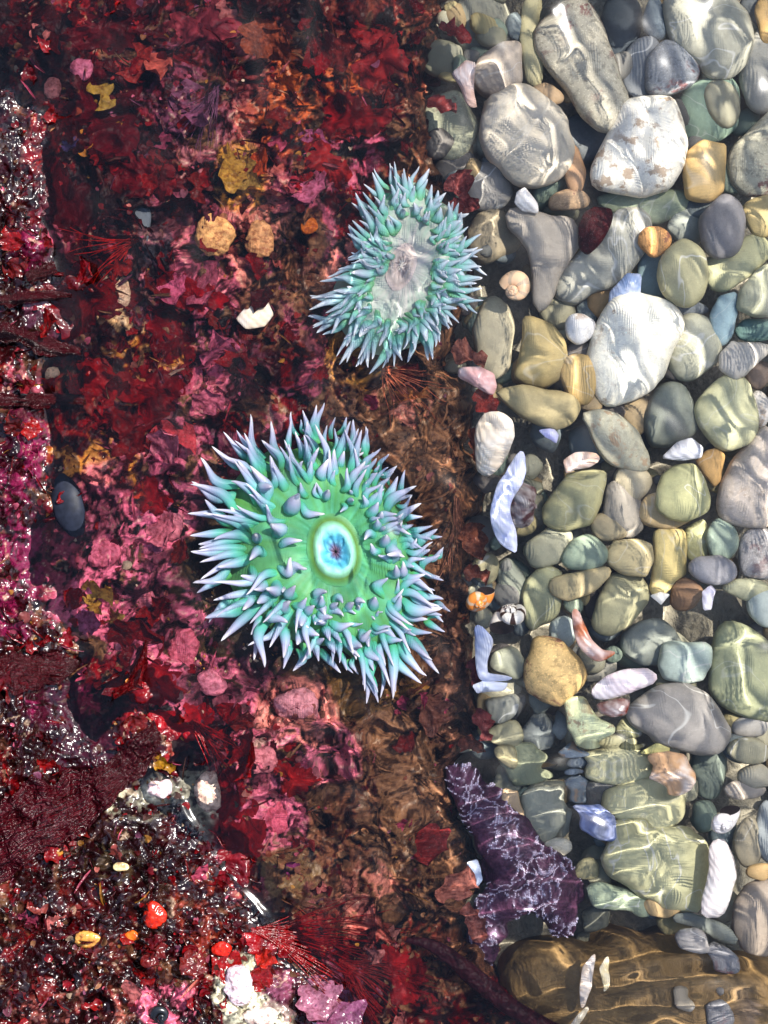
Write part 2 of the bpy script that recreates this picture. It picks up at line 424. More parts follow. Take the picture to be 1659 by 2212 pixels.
# colour of what grows on the rock (gleams and caustic brightness painted into some patches)
MAR = (64, 3, 8); BLK = (16, 5, 6); CRI = (132, 5, 12); PNK = (205, 96, 122); MAG = (120, 22, 66); BRN = (138, 98, 68); OCH = (190, 132, 52); CRM = (226, 200, 168); ORG = (190, 92, 40); MAU = (128, 72, 98); SAL = (206, 116, 104); OLV = (110, 96, 60)
def rock_col(x, y):
    wx = x + 55 * (fbm(x / 45, y / 45, 61, 4) - .5); wy = y + 55 * (fbm(x / 45, y / 45, 71, 4) - .5)
    n = fbm(wx / 70, wy / 70, 81, 5); n2 = fbm(wx / 26, wy / 26, 91, 4); n3 = fbm(wx / 12, wy / 12, 101, 3)
    c = np.zeros(x.shape + (3,))
    def put(col, m, k=1.0):
        nonlocal c
        m = np.clip(m, 0, 1)[..., None]; c = c * (1 - m) + lin(col, k) * m
    c[:] = lin(MAR, .8)
    put(BLK, sm(.5, .38, n)); put(CRI, sm(.49, .58, n2) * .95); put(BRN, sm(.60, .68, fbm(wx / 40, wy / 40, 111, 4)) * .7)
    pw = np.clip(sm(170, 260, x) - sm(700, 850, x), 0, 1) * sm(280, 420, y) * np.where(y > 1250, sm(160, 60, np.abs((x - 300) - (y - 1250) * .42)), 1)
    put(PNK, sm(.58, .64, fbm(wx / 48, wy / 48, 121, 4)) * .62 * pw)
    wet = np.maximum(sm(130, 60, x), sm(-30, 60, (y - 1640) - (x - 340) * 1.35) * sm(700, 560, x))
    put((34, 6, 9), wet * (.45 + .5 * sm(.4, .6, fbm(wx / 60, wy / 60, 137, 4))))
    # regions: x, y, rx, ry, colour, amount, patchiness threshold
    for X, Y, a, b, col, k, th in [
        (930, 1180, 120, 620, BRN, .9, .35), (880, 820, 160, 130, BRN, .85, .4), (800, 1720, 210, 260, BRN, .75, .45), (950, 1850, 120, 250, BRN, .8, .4), (930, 250, 60, 300, BRN, .7, .45), (620, 600, 90, 130, BRN, .75, .45), (520, 1370, 140, 110, (74, 54, 28), 1.0, .1), (640, 1270, 240, 190, (70, 52, 30), 1.0, .1), (800, 1480, 90, 50, (110, 80, 40), .9, .2), (1000, 1500, 70, 200, (110, 74, 60), .8, .4),
        (680, 80, 260, 150, (120, 40, 30), .7, .45), (620, 200, 150, 120, ORG, .6, .52), (480, 430, 120, 130, SAL, .6, .5), (520, 380, 50, 70, OCH, .9, .4), (420, 150, 130, 120, MAU, .6, .5), (430, 320, 100, 80, MAU, .6, .5),
        (420, 560, 130, 90, SAL, .6, .52), (260, 640, 60, 70, CRM, .6, .55), (400, 620, 90, 110, PNK, .6, .5), (480, 760, 50, 110, PNK, .7, .48), (280, 760, 120, 100, OCH, .55, .56), (220, 990, 90, 60, OCH, .6, .53), (380, 960, 70, 110, PNK, .7, .48), (370, 1110, 50, 60, PNK, .85, .42),  # ochre patches here paint yellowish gleams into the dark reds
        (230, 1220, 110, 130, PNK, .85, .42), (220, 1080, 50, 80, PNK, .6, .5), (300, 1320, 90, 90, PNK, .7, .45), (400, 1380, 80, 90, PNK, .7, .45), (480, 1480, 120, 70, PNK, .75, .42), (640, 1540, 80, 60, SAL, .9, .38), (440, 1710, 40, 60, CRM, .9, .35), (560, 1640, 120, 60, PNK, .7, .45), (600, 1770, 60, 60, PNK, .8, .42), (690, 1620, 70, 70, PNK, .6, .48), (560, 1590, 90, 60, CRM, .4, .55),
        (135, 330, 70, 130, CRI, .85, .40), (140, 560, 75, 110, (96, 5, 12), .9, .36), (130, 700, 55, 80, MAU, .6, .46), (150, 860, 60, 90, CRI, .8, .42), (110, 480, 40, 60, PNK, .5, .5), (120, 1180, 40, 90, (84, 5, 12), .8, .4), (30, 960, 60, 95, MAG, .9, .42), (60, 830, 50, 60, PNK, .4, .52), (30, 1230, 55, 140, MAG, .8, .46), (50, 540, 45, 40, MAG, .8, .4), (150, 1530, 90, 50, MAG, .85, .4), (180, 1620, 60, 40, MAG, .6, .45), (345, 1705, 45, 28, CRM, 1.0, .25), (300, 1740, 60, 30, CRM, .6, .5),
        (515, 2130, 40, 50, CRM, .9, .35), (560, 2190, 60, 30, CRM, .8, .4), (360, 2170, 60, 40, PNK, .7, .42), (150, 2190, 120, 40, SAL, .6, .5), (230, 2020, 120, 110, (90, 30, 24), .6, .5), (240, 1870, 60, 40, OLV, .8, .5), (620, 1880, 60, 90, OLV, .6, .5), (480, 1960, 90, 80, (140, 54, 34), .6, .5), (770, 2030, 160, 60, CRI, .8, .45), (700, 2160, 120, 70, MAU, .7, .48), (800, 1960, 60, 80, SAL, .5, .5),
        (330, 520, 25, 60, (70, 74, 84), .7, .3), (770, 330, 50, 60, PNK, .6, .5), (780, 600, 60, 80, SAL, .7, .45), (770, 780, 60, 50, OCH, .6, .5), (870, 860, 60, 50, SAL, .5, .5)]:
        q = 1.35 - np.hypot((wx - X) / a, (wy - Y) / b)
        put(tuple(min(255, v * (1.3 if 150 < X < 1000 and max(col) > 140 else 1.0)) for v in col), sm(0, .35, q) * sm(th - .02, th + .07, .5 * n2 + .3 * n3 + .2 * n + .0) * k)  # pale drowned patches lifted, caustic-lit brightness put into their colour
    put(CRM, sm(.68, .74, n3) * sm(.52, .6, n2) * .4)                       # pale specks
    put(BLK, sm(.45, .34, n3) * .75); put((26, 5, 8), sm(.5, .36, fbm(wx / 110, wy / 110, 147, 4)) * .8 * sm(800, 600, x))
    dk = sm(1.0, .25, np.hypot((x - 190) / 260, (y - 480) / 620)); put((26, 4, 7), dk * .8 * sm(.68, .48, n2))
    return c * 0.68
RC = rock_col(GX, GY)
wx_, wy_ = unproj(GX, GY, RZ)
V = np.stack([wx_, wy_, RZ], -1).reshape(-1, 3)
F = grid_faces(len(gy), len(gx))[:, ::-1]
# skip what is far below the pebble bed
keep = RZ.reshape(-1)[F].max(1) > -0.108
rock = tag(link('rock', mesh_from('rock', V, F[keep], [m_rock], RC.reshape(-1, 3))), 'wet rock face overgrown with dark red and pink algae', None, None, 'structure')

# gravel floor of the pool and ground all round
bx = np.linspace(-1.6, 1.6, 260); BX, BY = np.meshgrid(bx, bx)
bn = fbm(BX * 60, BY * 60, 131, 4); BZ = -0.088 + .008 * (bn - .5)
bc = lin((150, 142, 122), .95)[None, None] * (0.6 + .8 * fbm(BX * 90, BY * 90, 141, 3))[..., None]
tag(link('pool_floor', mesh_from('pool_floor', np.stack([BX, BY, BZ], -1).reshape(-1, 3), grid_faces(260, 260), [m_bed], bc.reshape(-1, 3))), 'dark gravel floor between the pebbles', None, None, 'structure')

# ------------------------------------------------------------------ water surface: real ripples, meniscus along the wet rock
hx = axis(-60, 2020, 3.8, 6500, 6500, 12); hy = axis(-340, 2272, 3.8, 6500, 6500, 12)
WX, WY = np.meshgrid(hx, hy)
def ripples(x, y):
    z = np.zeros(x.shape)
    rg = np.random.default_rng(5)
    calm = 0.6 + .8 * fbm(x / 330, y / 330, 151, 2)
    wxx = x + 40 * (fbm(x / 120, y / 120, 161, 2) - .5); wyy = y + 40 * (fbm(x / 120, y / 120, 171, 2) - .5)
    for k in range(16):
        lam = rg.uniform(62, 170); th = rg.uniform(0, math.pi); a = 0.9e-4 * (lam / 100) ** 2
        z += a * np.sin((wxx * math.cos(th) + wyy * math.sin(th)) * 2 * math.pi / lam + rg.uniform(0, 6.3))
    z *= calm
    # wind ripples running up the picture in the lower right corner
    def zone(X, Y, a, b): return sm(1.25, .45, np.hypot((x - X) / a, (y - Y) / b))
    g = zone(1330, 1760, 260, 260) * 1.0 + zone(1400, 2130, 420, 200) * .38 + zone(1090, 1880, 160, 200) * .6 + zone(760, 1640, 130, 170) * .5
    y2 = y + .12 * (x - 1300) + 24 * (fbm(x / 80, y / 160, 181, 3) - .5) * 2
    z += np.clip(g, 0, 1.2) * (1.3e-4 * np.sin(y2 * 2 * math.pi / 58) + 3.0e-5 * np.sin(y2 * 2 * math.pi / 38 + x / 70) + 1.0e-5 * np.sin((y2 * .9 + x * .3) * 2 * math.pi / 26))
    g3 = zone(1330, 1690, 210, 130) + zone(1480, 2120, 230, 90) * .8 + zone(1100, 1880, 150, 170) * .4 + zone(720, 1640, 110, 120) * .6
    z += np.clip(g3, 0, 1) * 6.5e-4 * np.sin((y + 10 * np.sin(x / 45) + .10 * x + 30 * fbm(x / 90, y / 130, 185, 2)) * 2 * math.pi / 64)
    g2 = zone(860, 620, 190, 220) * .95 + zone(1130, 290, 130, 130) + zone(940, 920, 120, 110) * .8 + zone(230, 1130, 130, 160) * .5 + zone(1100, 1050, 110, 120) * .7
    z += np.clip(g2, 0, 1) * (2.6e-4 * np.sin((x * .8 + y * .6 + 50 * fbm(x / 70, y / 70, 191, 2)) * 2 * math.pi / 70) + 5e-5 * np.sin((x * .5 - y * .85 + 60 * fbm(x / 60, y / 60, 195, 2)) * 2 * math.pi / 52))
    return z
WZ = ripples(WX, WY) * sm(500, 0, np.maximum(np.maximum(-60 - WX, WX - 2020), np.maximum(-340 - WY, WY - 2272)))
zz_ = rock_z(WX, WY)
kb_ = np.exp(-np.linspace(-2, 2, 9) ** 2); kb_ /= kb_.sum()
blur = blur_grid
sol = blur(zz_) > 0.0004
D = np.where(sol, 0, 60.0)                                  # chamfer distance (cells) to the emerged rock
for _ in range(14):
    for ax in (0, 1):
        for s in (1, -1): D = np.minimum(D, np.roll(D, s, ax) + 1)
    for s in (1, -1):
        for s2 in (1, -1): D = np.minimum(D, np.roll(np.roll(D, s, 0), s2, 1) + 1.41)
mm_ = sm(.47, .60, fbm(WX / 70, WY / 70, 421, 3)) * .55 + 1.35 * sm(95, 35, np.abs((WY - 1875) - (WX - 475) * 1.29)) * sm(1690, 1740, WY) * sm(2060, 2010, WY)
WZ = WZ + 0.0015 * np.clip(mm_, 0, 1.35) * np.exp(-blur(D) / 1.6)
ax_, ay_ = (WX - 829.5) / PX, (1106 - WY) / PX
water = link('water', mesh_from('water', np.stack([ax_, ay_, WZ], -1).reshape(-1, 3), grid_faces(len(hy), len(hx))[:, ::-1], [m_water]))
water.cycles.is_caustics_receiver = False
water.cycles.is_caustics_caster = True
tag(water, 'clear rippled surface of the tide pool', None, None, 'structure')

# ------------------------------------------------------------------ shape builders
def sines3(V, seed, f, n=14):
    rg = np.random.default_rng(seed); k = rg.normal(size=(n, 3)); k /= np.linalg.norm(k, axis=1)[:, None]; k *= rg.uniform(.6, 1.6, (n, 1)) * f
    return np.sin(V @ k.T + rg.uniform(0, 6.3, n)).sum(1) / math.sqrt(n)

def dome(R_of, h, e=0.72, seed=0, amp=0.045, nt_=44, np_=18, facet=0.0):
    th = np.linspace(0, 2 * math.pi, nt_, endpoint=False); ph = np.linspace(-math.pi / 2, math.pi / 2, np_)
    TH, PH = np.meshgrid(th, ph)
    cp = np.cos(PH).clip(0) ** e; sp = np.sign(np.sin(PH)) * np.abs(np.sin(PH)) ** (e * 1.12)
    Rr = np.broadcast_to(R_of(th), TH.shape)
    X = Rr * cp * np.cos(TH); Y = Rr * cp * np.sin(TH); Z = h * sp
    V = np.stack([X, Y, Z], -1).reshape(-1, 3)
    rm = float(np.mean(R_of(th)))
    U = V / rm
    d = 1 + amp * sines3(U, seed, 2.2) + amp * .5 * sines3(U, seed + 1, 5.5) + amp * .2 * sines3(U, seed + 2, 13)
    if facet:
        d -= facet * np.abs(sines3(U, seed + 3, 2.6)) * .5
    V = V * d[:, None]
    return V, grid_faces(np_, nt_, True)

def poly_R(pts):
    pts = np.array(pts, float); q = np.r_[pts, pts[:1]]
    t = np.linspace(0, 1, 40)
    dense = np.concatenate([q[i] + (q[i + 1] - q[i]) * t[:-1, None] for i in range(len(pts))])
    c = (dense.min(0) + dense.max(0)) / 2 * .3 + dense.mean(0) * .7
    d = dense - c
    a = np.arctan2(-d[:, 1], d[:, 0]); r = np.hypot(d[:, 0], d[:, 1])
    o = np.argsort(a); a = a[o]; r = r[o]
    aa = np.linspace(-math.pi, math.pi, 240, endpoint=False)
    rr = np.interp(aa, np.r_[a - 2 * math.pi, a, a + 2 * math.pi], np.r_[r, r, r])
    k = np.exp(-np.linspace(-2, 2, 17) ** 2); k /= k.sum()
    rr = np.convolve(np.r_[rr[-8:], rr, rr[:8]], k, 'valid')
    return c, (lambda th: np.interp((th + math.pi) % (2 * math.pi) - math.pi, np.r_[aa, math.pi], np.r_[rr, rr[0]]))
def ell_R(a, b, ang, seed=0):
    rg = np.random.default_rng(seed); c3, c4, p3, p4 = rg.uniform(0, .07), rg.uniform(0, .04), rg.uniform(0, 6.3), rg.uniform(0, 6.3)
    def f(th):
        t = th + R(ang)
        return 1 / np.sqrt((np.cos(t) / a) ** 2 + (np.sin(t) / b) ** 2) * (1 + c3 * np.cos(3 * t + p3) + c4 * np.cos(4 * t + p4))
    return f

CROP = {'A': (877.8, 0, .4709), 'B': (987.5, 384, .4048), 'C': (987.5, 822.9, .4048), 'E': (987.5, 1261.8, .4048), 'F': (877.8, 1645.8, .4709), 'D': (0, 0, 1.0)}
TOP = {0: -.064, 1: -.058, 2: -.051, 3: -.045, 4: -.039}
MATS = {'p': m_peb, 'v': m_vein, 's': m_speck, 'w': m_white, 'b': m_band, 'h': m_shell, 'l': m_blade}
kk = [0]
def stone(crop, geo, lev, col, label, mat='p', name='pebble', cat='pebble', group=None, hk=.5, e=.72, amp=.04, facet=0.0, z=None, bright=1.15):
    kk[0] += 1
    ox, oy, s = CROP[crop]
    if isinstance(geo[0], tuple):
        c, f = poly_R([(ox + a * s, oy + b * s) for a, b in geo])
    else:
        cx, cy, a, b = geo[:4]; c = (ox + cx * s, oy + cy * s); f = ell_R(a * s, b * s, geo[4] if len(geo) > 4 else 0, kk[0])
    th = np.linspace(0, 6.283, 60); rmin = float(np.percentile(f(th), 20)); 
    zt = TOP[lev] if z is None else z
    m = scl(zt) * 1.07
    h = min(max(hk * rmin * m, .0025), .019)
    zc = zt - h
    V, F = dome(lambda t: f(t) * m, h, e, kk[0] * 7, amp, facet=facet)
    o = link(name, mesh_from(name, V, F, [MATS[mat]]), None, P(c[0], c[1], zc))
    o.rotation_euler = (R(rnd.uniform(-6, 6)), R(rnd.uniform(-6, 6)), 0)
    o.color = (*lin(np.array(col) * .78 + .22 * (np.mean(col) + np.array((2, 3, -4))), bright), 1)
    tag(o, label, cat, group)
    return o

PEB = [
 ('A', (340, 110, 130, 150), 0, (112, 110, 96), 'dark grey stone at the top edge beside the red rock', 'p'),
 ('A', (585, 200, 62, 195), 1, (158, 148, 108), 'olive tan stone half hidden behind the long grey stone at the top', 'p'),
 ('A', [(770, 0), (840, 20), (890, 80), (920, 200), (960, 280), (1010, 370), (1030, 450), (1000, 540), (940, 600), (870, 590), (800, 520), (740, 420), (650, 330), (610, 230), (620, 120), (690, 30)], 3, (160, 152, 134), 'longest smooth greige stone with maroon speckled lower end near the top', 's'),
 ('A', (830, 640, 110, 100), 0, (88, 92, 96), 'slate blue stone painted as the shade under the lower end of the long greige stone', 'p'),  # bluish shade below the long stone, put into this stone's colour
 ('A', (980, 150, 80, 170), 0, (48, 56, 64), 'nearly black blue stone at the top right of the long greige stone', 'p'),
 ('A', (1135, 85, 68, 115), 1, (98, 108, 116), 'blue grey stone at the top edge left of the biggest grey stone', 'p'),
 ('A', [(1210, -30), (1480, -30), (1560, 90), (1570, 200), (1540, 320), (1480, 375), (1400, 360), (1320, 270), (1230, 190), (1205, 100)], 2, (156, 153, 136), 'large smooth grey stone at the top right', 'v'),
 ('A', (1605, 40, 60, 70), 0, (84, 88, 90), 'dark slate pebble at the top right behind the large grey stone', 'p'),
 ('A', (1655, 80, 50, 110), 1, (170, 132, 74), 'tan stone cut by the right edge at the top corner', 'p'),
 ('A', (1630, 310, 95, 200), 1, (136, 133, 124), 'tall grey stone at the right edge below the top corner', 'p'),
 ('A', (1215, 320, 112, 128, 30), 2, (128, 131, 138), 'blue grey lumpy stone just above the white triangular stone', 's'),
 ('A', (1080, 330, 75, 130), 1, (116, 119, 124), 'pale slate stone between the long greige stone and the blue grey lump', 'v'),
 ('A', [(1330, 370), (1480, 380), (1515, 430), (1510, 560), (1440, 640), (1330, 690), (1260, 640), (1250, 500), (1280, 400)], 1, (108, 130, 112), 'dark green smooth stone right of the white triangular stone', 'b'),
 ('A', [(1100, 440), (1170, 445), (1225, 470), (1255, 560), (1285, 680), (1270, 780), (1200, 860), (1080, 890), (940, 880), (850, 870), (830, 830), (870, 740), (920, 610), (980, 510), (1030, 470)], 4, (224, 218, 206), 'bright white triangular stone with pearly lumps', 'w'),
 ('A', [(1350, 645), (1465, 665), (1480, 760), (1450, 870), (1370, 920), (1300, 890), (1280, 800), (1300, 700)], 3, (204, 164, 98), 'orange tan stone with a pointed top below the green stone', 'b'),
 ('A', [(1659, 515), (1590, 570), (1520, 660), (1480, 740), (1490, 820), (1560, 880), (1659, 900), (1720, 860), (1740, 700), (1720, 560)], 2, (164, 158, 136), 'speckled beige grey stone at the right edge beside the orange tan stone', 's'),
 ('A', [(510, 405), (590, 430), (680, 500), (740, 550), (770, 640), (750, 740), (690, 820), (590, 850), (480, 820), (380, 740), (330, 640), (330, 540), (380, 460), (450, 410)], 4, (188, 176, 158), 'large pale round stone with tan and white streaks right above the far anemone', 'b'),
 ('A', (765, 775, 50, 115), 2, (176, 128, 88), 'brown orange stone tucked against the lower right of the pale round stone', 'p'),
 ('A', (640, 440, 75, 55), 2, (172, 138, 100), 'small tan stone between the pale round stone and the long greige stone', 'p'),
 ('A', [(340, 280), (420, 190), (500, 185), (525, 210), (525, 390), (450, 440), (370, 440), (330, 370)], 2, (158, 142, 128), 'glassy brown grey stone above the pale round stone', 'b'),
 ('A', (200, 570, 105, 150), 1, (142, 142, 116), 'oval sage grey stone against the red rock edge', 's'),
 ('A', (385, 860, 90, 100), 1, (134, 129, 124), 'grey stone below the pale round stone beside the far anemone', 'v'),
 ('B', (175, 315, 128, 142), 1, (132, 118, 94), 'brown stone behind the right tentacles of the far anemone', 'p'),
 ('B', [(250, 190), (310, 165), (430, 185), (600, 220), (635, 270), (620, 370), (570, 450), (540, 560), (520, 650), (470, 710), (420, 705), (400, 640), (400, 520), (370, 400), (310, 320), (260, 250)], 3, (152, 141, 130), 'tooth shaped grey brown stone tapering downwards beside the far anemone', 'p'),
 ('B', (600, 125, 95, 55), 2, (176, 138, 100), 'tan shelly stone above the maroon lump', 's'),
 ('B', [(850, 180), (950, 170), (1020, 230), (1010, 330), (970, 420), (900, 540), (830, 585), (740, 600), (640, 665), (570, 650), (540, 590), (560, 500), (640, 380), (760, 300)], 2, (156, 153, 140), 'big slanting grey stone with a thin white vein under the maroon lump', 'v'),
 ('B', [(720, 130), (800, 90), (1000, 60), (1200, 60), (1290, 110), (1180, 200), (1060, 260), (960, 260)], 1, (136, 146, 118), 'flat grey green stone under the white triangular stone', 'b'),
 ('B', (1050, 340, 80, 72), 3, (204, 138, 72), 'small orange pebble right of the big slanting grey stone', 's'),
 ('B', [(1110, 280), (1160, 190), (1260, 150), (1330, 160), (1310, 290), (1280, 350), (1180, 340)], 1, (138, 142, 132), 'grey pebble with a blue side left of the purple slate oval', 'p'),
 ('B', (1425, 260, 118, 180, 4), 4, (116, 113, 118), 'smooth purple slate oval standing out at the right', 'p'),
 ('B', (1630, 200, 90, 105), 2, (176, 152, 96), 'yellow tan pebble at the right edge beside the purple slate oval', 'p'),
 ('B', (1205, 510, 133, 170, -6), 4, (158, 152, 114), 'round olive pebble lying on darker stones below the orange pebble', 'v'),
 ('B', [(1340, 420), (1450, 420), (1540, 310), (1600, 290), (1659, 330), (1659, 400), (1560, 520), (1450, 600), (1370, 605), (1330, 550)], 2, (152, 150, 112), 'long olive stone under the purple slate oval', 'p'),
 ('B', (1040, 520, 75, 155), 1, (102, 124, 130), 'blue green stone left of the round olive pebble', 'p'),
 ('B', [(1659, 440), (1590, 490), (1510, 600), (1510, 680), (1590, 740), (1659, 750), (1730, 700), (1730, 480)], 3, (158, 158, 130), 'sage stone cut by the right edge below the long olive stone', 'p'),
 ('B', [(1400, 630), (1490, 610), (1510, 720), (1480, 830), (1410, 910), (1360, 830), (1350, 730)], 2, (126, 154, 166), 'light blue stone narrowing downwards near the right edge', 'b'),
 ('B', (1590, 810, 90, 58), 1, (88, 120, 114), 'dark teal pebble right of the light blue stone', 'p'),
 ('B', [(930, 630), (1040, 650), (1140, 690), (1180, 750), (1190, 830), (1150, 960), (1120, 1060), (1040, 1140), (950, 1190), (840, 1200), (760, 1160), (720, 1080), (705, 960), (730, 830), (780, 730), (850, 650)], 4, (226, 221, 206), 'biggest white rounded stone with fine rusty speckles in the middle of the pebbles', 'w'),
 ('B', (1265, 900, 130, 175), 2, (158, 156, 134), 'greenish grey oval stone right of the biggest white stone', 'v'),
 ('B', (1230, 690, 105, 45), 1, (92, 98, 106), 'dark slate edge showing under the round olive pebble', 'p'),
 ('B', [(1470, 870), (1640, 880), (1640, 930), (1540, 1050), (1470, 1080), (1400, 1030), (1395, 950)], 3, (172, 166, 160), 'pale grey stone with three corners near the right edge', 'b'),
 ('B', (650, 800, 82, 76), 3, (206, 202, 202), 'small glittering white pebble left of the biggest white stone', 'w'),
 ('B', [(330, 750), (420, 740), (510, 790), (560, 870), (575, 970), (550, 1080), (480, 1110), (380, 1110), (310, 1060), (330, 950), (340, 840)], 3, (164, 142, 90), 'olive brown stone with an orange top right below the far anemone', 'b'),
 ('B', [(150, 640), (210, 620), (270, 700), (290, 800), (270, 1000), (200, 1070), (120, 1020), (110, 830)], 2, (158, 147, 120), 'upright beige stone at the foot of the rock below the far anemone', 'p'),
 ('B', (650, 1060, 105, 118), 3, (182, 148, 88), 'amber pebble at the lower left of the biggest white stone', 'b'),
 ('B', (710, 1185, 68, 62), 2, (168, 140, 98), 'small tan pebble directly below the amber pebble', 'p'),
 ('B', (540, 720, 78, 82), 1, (136, 130, 104), 'dim grey olive pebble below the tooth shaped stone', 'p'),
 ('B', (760, 650, 62, 92), 1, (160, 122, 74), 'brown pebble above the glittering white pebble', 'p'),
 ('B', (650, 940, 82, 72), 1, (138, 127, 120), 'grey pebble below the glittering white pebble', 'v'),
 ('B', [(215, 1150), (350, 1120), (520, 1125), (610, 1160), (640, 1220), (600, 1310), (530, 1345), (440, 1320), (330, 1250)], 4, (160, 143, 100), 'wedge shaped olive stone pointing left', 'p'),
 ('C', (1150, 180, 145, 168), 2, (112, 117, 107), 'dark grey green stone with pale streaks below the biggest white stone', 'b'),
 ('C', (1440, 170, 152, 185), 3, (176, 174, 134), 'pale green oval stone with curved yellow lines at the right', 'b'),
 ('B', (1610, 1050, 75, 85), 1, (116, 96, 84), 'brown pebble at the right edge above the pale green oval', 'p'),
 ('C', (950, 190, 80, 90), 1, (150, 126, 90), 'brown pebble in the gap under the biggest white stone', 'p'),
 ('C', [(640, 170), (760, 155), (870, 190), (960, 270), (1030, 360), (1030, 460), (960, 500), (860, 470), (790, 420), (720, 340), (690, 260)], 3, (162, 157, 136), 'slanting grey green stone with bright ripple marks below the amber pebble', 'w'),
 ('C', (935, 545, 95, 100), 2, (156, 143, 116), 'beige stone under the lower end of the slanting grey green stone', 'p'),
 ('C', [(600, 500), (690, 460), (780, 480), (805, 570), (780, 650), (700, 760), (580, 790), (480, 760), (465, 690), (500, 620)], 3, (158, 152, 108), 'olive stone leaning up to the right beside the open mussel shell', 'b'),
 ('C', [(810, 590), (880, 570), (960, 650), (975, 760), (930, 830), (850, 800), (790, 720)], 2, (136, 127, 116), 'grey brown stone right of the leaning olive stone', 'p'),
 ('C', (810, 770, 105, 78), 2, (152, 136, 104), 'beige pebble below the leaning olive stone', 'p'),
 ('C', [(1180, 440), (1250, 450), (1310, 530), (1340, 620), (1320, 690), (1230, 730), (1120, 710), (1050, 680), (1060, 600), (1110, 500)], 4, (162, 160, 112), 'olive triangular stone with rounded corners on a tan stone', 'v'),
 ('C', (1110, 690, 155, 85), 2, (190, 158, 108), 'tan stone showing as a rim under the olive triangular stone', 'b'),
 ('C', [(1260, 430), (1330, 370), (1410, 360), (1440, 400), (1410, 520), (1370, 555), (1310, 500)], 2, (190, 142, 78), 'orange brown stone right above the olive triangular stone', 'b'),
 ('C', [(1659, 230), (1570, 290), (1480, 420), (1420, 540), (1400, 650), (1430, 730), (1520, 775), (1659, 780), (1730, 700), (1730, 300)], 3, (178, 163, 152), 'big pinkish grey stone at the right edge', 'w'),
 ('C', (1625, 150, 60, 90), 2, (198, 188, 178), 'pale streaky pebble at the right edge above the pinkish grey stone', 'w'),
 ('C', (1410, 850, 82, 108), 2, (128, 144, 128), 'grey teal pebble under the pinkish grey stone', 'p'),
 ('C', (1285, 860, 60, 110), 1, (160, 156, 104), 'yellow olive pebble left of the grey teal pebble', 'b'),
 ('C', (1365, 1005, 125, 76, 5), 3, (136, 133, 140), 'lilac grey flat oval below the grey teal pebble', 'p'),
 ('C', (1600, 920, 110, 140), 2, (146, 140, 140), 'grey stone at the right edge below the pinkish grey stone', 's'),
 ('C', (1530, 1110, 112, 62), 2, (156, 154, 122), 'pale green flat pebble right of the lilac grey oval', 'p'),
 ('C', (1635, 1205, 92, 95), 2, (152, 163, 160), 'light blue grey pebble at the right edge', 'p'),
 ('C', [(1040, 790), (1220, 790), (1240, 900), (1220, 1020), (1150, 1100), (1060, 1150), (1010, 1090), (1040, 980)], 2, (196, 172, 104), 'yellow stone blurred by ripples below the olive triangular stone', 'b'),
 ('C', (685, 920, 118, 88), 3, (130, 146, 124), 'grey green pebble with a flat top left of a tan pebble', 'p'),
 ('C', [(850, 850), (960, 835), (1030, 880), (1045, 970), (990, 1040), (900, 1040), (810, 990), (800, 920)], 3, (174, 157, 114), 'tan pebble with curved lines between the grey green pebble and the yellow stone', 'b'),
 ('C', (490, 890, 125, 85, -35), 2, (132, 130, 108), 'dull green stone right of the tail of the open mussel shell', 'p'),
 ('C', [(420, 1000), (500, 975), (570, 1010), (560, 1130), (520, 1250), (430, 1355), (360, 1280), (330, 1150), (360, 1060)], 2, (146, 145, 108), 'long upright olive stone above the tan knobbly stone', 'b'),
 ('C', [(520, 1050), (600, 1020), (760, 1000), (840, 1010), (820, 1060), (720, 1130), (600, 1170), (520, 1150), (500, 1100)], 3, (170, 151, 108), 'tan finger shaped stone pointing right', 'p'),
 ('C', [(840, 1060), (950, 1045), (1000, 1100), (990, 1180), (920, 1290), (830, 1355), (740, 1330), (720, 1270), (760, 1160)], 2, (150, 144, 108), 'slanting olive stone above the brown shell piece', 'p'),
 ('C', (150, 1000, 75, 88), 2, (138, 130, 98), 'small olive pebble against the rock above the orange snail', 'v'),
 ('C', (285, 1070, 66, 112), 1, (114, 118, 104), 'dark green grey pebble between the rock and the long upright olive stone', 'p'),
 ('C', (1225, 1140, 72, 92), 2, (128, 92, 64), 'dark brown pebble right of the yellow stone', 'p'),
 ('C', (620, 1195, 55, 45), 2, (114, 126, 106), 'tiny green pebble under the tan finger shaped stone', 'p'),
 ('E', [(480, 270), (540, 300), (570, 350), (650, 410), (685, 480), (660, 560), (590, 610), (530, 655), (470, 645), (370, 590), (345, 500), (350, 410), (410, 360), (430, 290)], 4, (206, 166, 100), 'tan knobbly stone with a narrow top in the lower middle', 's'),
 ('E', [(1000, 600), (1090, 550), (1220, 560), (1320, 600), (1400, 680), (1460, 780), (1430, 870), (1340, 905), (1200, 890), (1090, 850), (990, 780), (900, 710), (890, 650)], 4, (136, 130, 127), 'large flat slate grey stone at the lower right', 'v'),
 ('E', [(570, 640), (620, 600), (690, 610), (730, 670), (760, 720), (830, 750), (820, 820), (740, 860), (640, 840), (580, 770)], 4, (200, 206, 156), 'bright yellow green stone left of the large slate stone', 'w'),
 ('E', [(1100, 340), (1180, 300), (1300, 300), (1350, 330), (1340, 430), (1300, 510), (1210, 540), (1110, 510), (1065, 430)], 3, (166, 182, 172), 'pale mint stone with a white vein above the large slate stone', 'v'),
 ('E', [(1380, 230), (1460, 190), (1540, 230), (1620, 330), (1700, 430), (1700, 740), (1540, 700), (1400, 640), (1340, 570), (1340, 440)], 2, (146, 149, 112), 'large green stone with rusty patches at the right edge', 'b'),
 ('E', (1030, 310, 155, 115), 1, (118, 123, 115), 'large dim grey stone left of the pale mint stone', 'p'),
